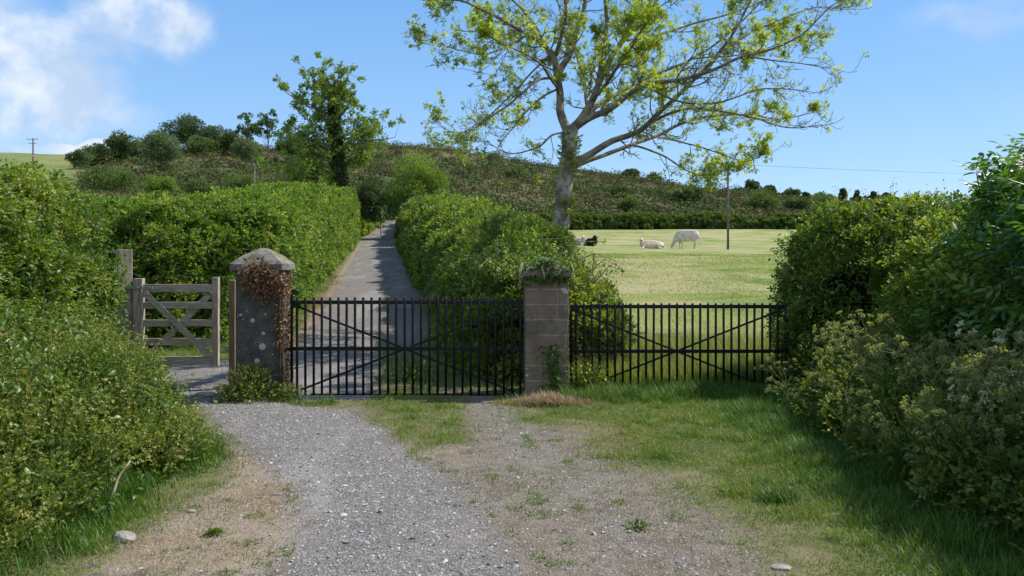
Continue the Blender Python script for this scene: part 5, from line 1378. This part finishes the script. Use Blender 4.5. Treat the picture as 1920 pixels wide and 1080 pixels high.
def gorse():
    """uncountable scrub on the hill"""
    a = Acc(); n = 4600; Y = 119 + (YR - 112) * rng.random(n) ** 1.15; u = rng.uniform(-.66, .66, n); X = u * Y
    g = masks(X, Y)['hill']; k = g > .4; X = X[k]; Y = Y[k]; n = len(X); Z = H(X, Y); s = rng.uniform(.7, 1.9, n) * np.where(rng.random(n) < .1, 1.9, 1); ctint = rng.normal(.48, .16, n)
    per = 120; idx = np.repeat(np.arange(n), per); N = len(idx); d = rand_dirs(N); d[:, 2] = np.abs(d[:, 2]); 
    pos = np.stack([X, Y, Z], -1)[idx] + d * (s[idx] * rng.uniform(.7, 1.05, N))[:, None] * np.array([1.4, 1.1, .85]) * (1 + .3 * vn(d * 1.0 + idx[:, None] * .37, 1.6, 3))[:, None]
    k = (norm(-pos) * d).sum(1) > -.45; pos = pos[k]; d = d[k]; idx = idx[k]; N = len(idx)
    a.inst(leaf4_tpl(1.0), pos, frames(norm(np.cross(d, rand_dirs(N)) + d * .35), norm(d + rand_dirs(N) * .3 + np.array([0, 0, .15]))), rng.uniform(.18, .42, N) * (.7 + .3 * s[idx]), np.clip(ctint[idx] + rng.normal(0, .05, N), 0, 1))
    o = a.build('gorse_scrub', M_gorse); tag(o, 'brown and green gorse scrub covering the hillside', 'gorse', kind='stuff')


gorse()

# ------------------------------------------------------------------ poles and wires
def pole(label, px, base_py, top_py, Y, rad, bars=(), mat=M_pole):
    X = (px - 960) / F * Y; z0 = Hs(X, Y); zt = EYE + (HY - top_py) / F * Y; root = thing('utility_pole', label, 'pole', (X, Y, z0)); a = Acc(); h = zt - z0
    tube(a, [(0, 0, -.3), (0, 0, h * .5), (0, 0, h)], [rad, rad * .88, rad * .75], 12); a.build('shaft', mat, root, True)
    for (dz, w) in bars:
        a = Acc(); box(a, (0, -rad - .03, h - dz), (w, .09, .11)); b = a.build('crossarm', mat, root)
        c = Acc()
        for s in (-1, 0, 1): tube(c, [(s * w * .44, -rad - .03, h - dz + .05), (s * w * .44, -rad - .03, h - dz + .2), (s * w * .44, -rad - .03, h - dz + .26)], [.035, .05, .02], 6)
        c.build('insulators', M_galv, b)
    return np.array([X, Y, zt])


p1 = pole('slim wooden pole standing in the cattle field right of the white cows', 1365, 472, 305, 52, .085, ((.25, .9),))
p2 = pole('small dark pole with crossarm above the left hand hedge', 477, 365, 308, 92, .13, ((.2, 1.3),))
p3 = pole('thin pole with crossarm on the far left skyline', 62, 300, 259, 170, .2, ((.3, 2.6), (1.2, 1.8)))


def wire(label, A, B, sag, rad):
    a = Acc(); pts = [A + (B - A) * t - np.array([0, 0, sag * 4 * t * (1 - t)]) for t in np.linspace(0, 1, 25)]; tube(a, pts, rad, 4); o = a.build('overhead_wire', M_iron); tag(o, label, 'wire')


wire('thin overhead wire running from the field pole to the right', p1 + np.array([.3, 0, -.1]), P(2250, 330, 56), .25, .009)

# ------------------------------------------------------------------ cattle
def coat(name, c0, c1, dirt):
    m, N = mat_new(name); co = N.tc.outputs['Object']; n = N.noise(co, 5, 6, .65); k = N.noise(co, 2.2, 3)
    col = N.mix(N.smooth(n, .35, .65), c0, c1); col = N.mix(N.math('MULTIPLY', N.smooth(k, .52, .68), .55), col, dirt)
    b = principled(N, col, .8, .2, n, .4, .02); N.link(b.outputs[0], N.out.inputs[0]); return m


M_wcow = coat('white_coat', (.48, .43, .37), (.62, .58, .52), (.38, .30, .23)); M_ccow = coat('cream_coat', (.5, .43, .34), (.64, .57, .46), (.42, .3, .2)); M_bcow = coat('black_coat', (.008, .007, .007), (.02, .018, .016), (.03, .02, .015)); M_muzz = solid_mat('cow_muzzle', (.05, .035, .03), (.12, .085, .075), 20); M_hoof = solid_mat('cow_horn_dark', (.02, .018, .015), (.05, .045, .04), 20)


def skin_mesh(name, v, e, r_, mat, parent, vox=.035):
    """overlapping tapered lengths fused by a voxel remesh into one smooth body"""
    a = Acc(); V0, F0 = ico()
    for (i, j) in e:
        p, q = np.array(v[i], float), np.array(v[j], float); ri = np.array(r_[i] if isinstance(r_[i], tuple) else (r_[i],) * 2); rj = np.array(r_[j] if isinstance(r_[j], tuple) else (r_[j],) * 2)
        n = max(3, int(np.linalg.norm(q - p) / .05) + 1)
        for t in np.linspace(0, 1, n):
            rr = ri + (rj - ri) * t; m = min(rr); a.add(V0 * np.array([m, rr[0], rr[1]]) + p + (q - p) * t, F0)
    o = a.build(name, mat, None, True); m = o.modifiers.new('r', 'REMESH'); m.mode = 'VOXEL'; m.voxel_size = vox; m.use_smooth_shade = True
    sm = o.modifiers.new('s', 'SMOOTH'); sm.iterations = 6; sm.factor = .6
    bpy.context.view_layer.update(); dg = bpy.context.evaluated_depsgraph_get(); m2 = bpy.data.meshes.new_from_object(o.evaluated_get(dg)); bpy.data.objects.remove(o)
    o = bpy.data.objects.new(name, m2); COL.objects.link(o); m2.materials.clear(); m2.materials.append(mat); o.parent = parent
    for p_ in m2.polygons: p_.use_smooth = True
    return o


def ears(parent, head, s, mat, fwd=-1):
    for q in (-1, 1):
        a = Acc(); e = np.array(head); V = np.array([[0, 0, 0], [.04, q * .06, .03], [0, q * .17, .02], [-.02, q * .07, -.045], [.025, q * .08, -.01]]); a.add_mixed(V + e, [[0, 1, 4], [1, 2, 4], [2, 3, 4], [3, 0, 4], [0, 3, 1], [1, 3, 2]]); a.build('ear', mat, parent)


def standing_cow():
    X, Y = (1286 - 960) / F * 60, 60; root = thing('cow', 'white cow standing and grazing with its head down, facing left', 'cow', (X, Y, Hs(X, Y) - .02), R(-6))
    # x runs towards the tail; withers at x=-.45, rump at x=.85
    v = [(.15, 0, .88), (-.25, 0, .88), (-.6, 0, .88), (-.86, 0, .72), (-1.06, 0, .46), (-1.2, 0, .24), (-1.24, 0, .1), (.55, 0, .92), (.88, 0, .95), (1.02, 0, .92)]
    e = [(0, 1), (1, 2), (2, 3), (3, 4), (4, 5), (5, 6), (0, 7), (7, 8), (8, 9)]; r_ = [(.38, .46), (.38, .46), (.31, .43), (.21, .34), (.14, .19), (.115, .13), (.09, .09), (.37, .44), (.3, .38), (.16, .24)]
    def leg(att, x, y, z0, hind):
        b = len(v)
        if hind: pts = [(x + .02, y, .68, .19), (x + .0, y, .5, .11), (x + .08, y, .34, .07), (x + .02, y, .12, .05), (x, y, .0, .06)]
        else: pts = [(x, y, .66, .16), (x, y, .42, .09), (x - .01, y, .3, .065), (x, y, .1, .05), (x - .02, y, .0, .06)]
        for i, (a_, b_, c_, q) in enumerate(pts): v.append((a_, b_, c_)); r_.append(q); e.append((att if i == 0 else b + i - 1, b + i))
    leg(2, -.5, .2, 0, False); leg(2, -.36, -.2, 0, False); leg(8, .8, .2, 0, True); leg(8, .66, -.2, 0, True)
    skin_mesh('body', v, e, r_, M_wcow, root)
    ears(root, (-1.06, 0, .47), 1, M_muzz)
    a = Acc(); V, Fa = ico(); a.add(V * np.array([.06, .065, .055]) + np.array([-1.25, 0, .09]), Fa); a.build('muzzle', M_muzz, root, True)
    a = Acc(); tube(a, spline([(1.04, 0, 1.18), (1.14, 0, 1.0), (1.15, 0, .7), (1.2, .02, .48)], 10), np.linspace(.035, .02, 10), 6); tube(a, [(1.2, .02, .5), (1.22, .02, .4), (1.22, .02, .3)], [.03, .05, .015], 6); a.build('tail', M_wcow, root, True)
    for x, y in ((-.52, .2), (-.38, -.2), (.8, .2), (.66, -.2)):
        a = Acc(); tube(a, [(x, y, -.04), (x, y, .05)], [.068, .056], 8); a.build('hoof', M_hoof, root, True)


def lying_cow(label, px, Y, mat, facing=-1, headpose='up', sc=1.0, rz=0, muzz=None):
    X = (px - 960) / F * Y; root = thing('cow', label, 'cow', (X, Y, Hs(X, Y) - .03), rz); f = facing
    v = [(.1, 0, .36), (f * .35, 0, .38), (f * .7, 0, .42), (-f * .35, 0, .36), (-f * .8, 0, .32), (-f * 1.0, 0, .24)]; e = [(0, 1), (1, 2), (0, 3), (3, 4), (4, 5)]; r_ = [(.4, .42), (.38, .41), (.3, .36), (.4, .41), (.34, .34), (.16, .18)]
    if headpose == 'up': nk = [(f * .86, -.03, .6, .19), (f * .93, -.12, .84, .14), (f * .95, -.24, .84, .13), (f * .97, -.42, .72, .085)]
    else: nk = [(f * .8, -.2, .55, .17), (f * .62, -.42, .62, .13), (f * .4, -.52, .5, .12), (f * .25, -.56, .4, .08)]
    b = len(v)
    for i, (x, y, z, q) in enumerate(nk): v.append((x, y, z)); r_.append(q); e.append((2 if i == 0 else b + i - 1, b + i))
    b = len(v); 
    for i, (x, y, z, q) in enumerate(((f * .7, -.28, .2, .1), (f * .95, -.38, .08, .07), (f * .65, -.45, .06, .05), (f * .5, -.46, .05, .05))): v.append((x, y, z)); r_.append(q); e.append((2 if i == 0 else b + i - 1, b + i))
    b = len(v)
    for i, (x, y, z, q) in enumerate(((-f * .7, -.32, .3, .2), (-f * .45, -.45, .14, .11), (-f * .75, -.5, .08, .06), (-f * .5, -.56, .05, .05))): v.append((x, y, z)); r_.append(q); e.append((4 if i == 0 else b + i - 1, b + i))
    skin_mesh('body', v, e, r_, mat, root)
    hx, hy, hz = nk[-1][0], nk[-1][1], nk[-1][2]; a = Acc(); V, Fa = ico(); a.add(V * .07 + np.array([hx, hy - .03, hz - .02]), Fa); a.build('muzzle', M_muzz if mat != M_bcow else M_hoof, root, True)
    ex = nk[1]; 
    for q in (-1, 1):
        a = Acc(); V = np.array([[0, 0, 0], [q * .07, .02, .05], [q * .2, .0, .03], [q * .08, 0, -.04], [q * .08, -.05, 0]]); a.add_mixed(V + np.array([ex[0] + q * .08, ex[1] - .02, ex[2] + .07]), [[0, 1, 4], [1, 2, 4], [2, 3, 4], [3, 0, 4], [0, 3, 1], [1, 3, 2]]); a.build('ear', mat, root)
    a = Acc(); tube(a, spline([(-f * 1.05, 0, .4), (-f * 1.17, -.1, .25), (-f * 1.1, -.3, .08), (-f * .9, -.5, .05)], 8), np.linspace(.035, .025, 8), 6); a.build('tail', mat, root, True)
    root.scale = (sc, sc, sc); return root


standing_cow()
bpy.data.objects['cow'].scale = (.9, 1.05, 1.16)
lying_cow('cream cow lying down left of the standing white cow, face to the camera', 1221, 58, M_ccow, -1, 'up', .93, R(8))
lying_cow('black cow lying down between the ash trunk and the cream cow', 1109, 60, M_bcow, 1, 'up', .8, R(-62)).scale = (.72, .8, .95)
lying_cow('white cow lying half hidden behind the ash trunk', 1079, 57, M_wcow, 1, 'up', .85, R(-35))
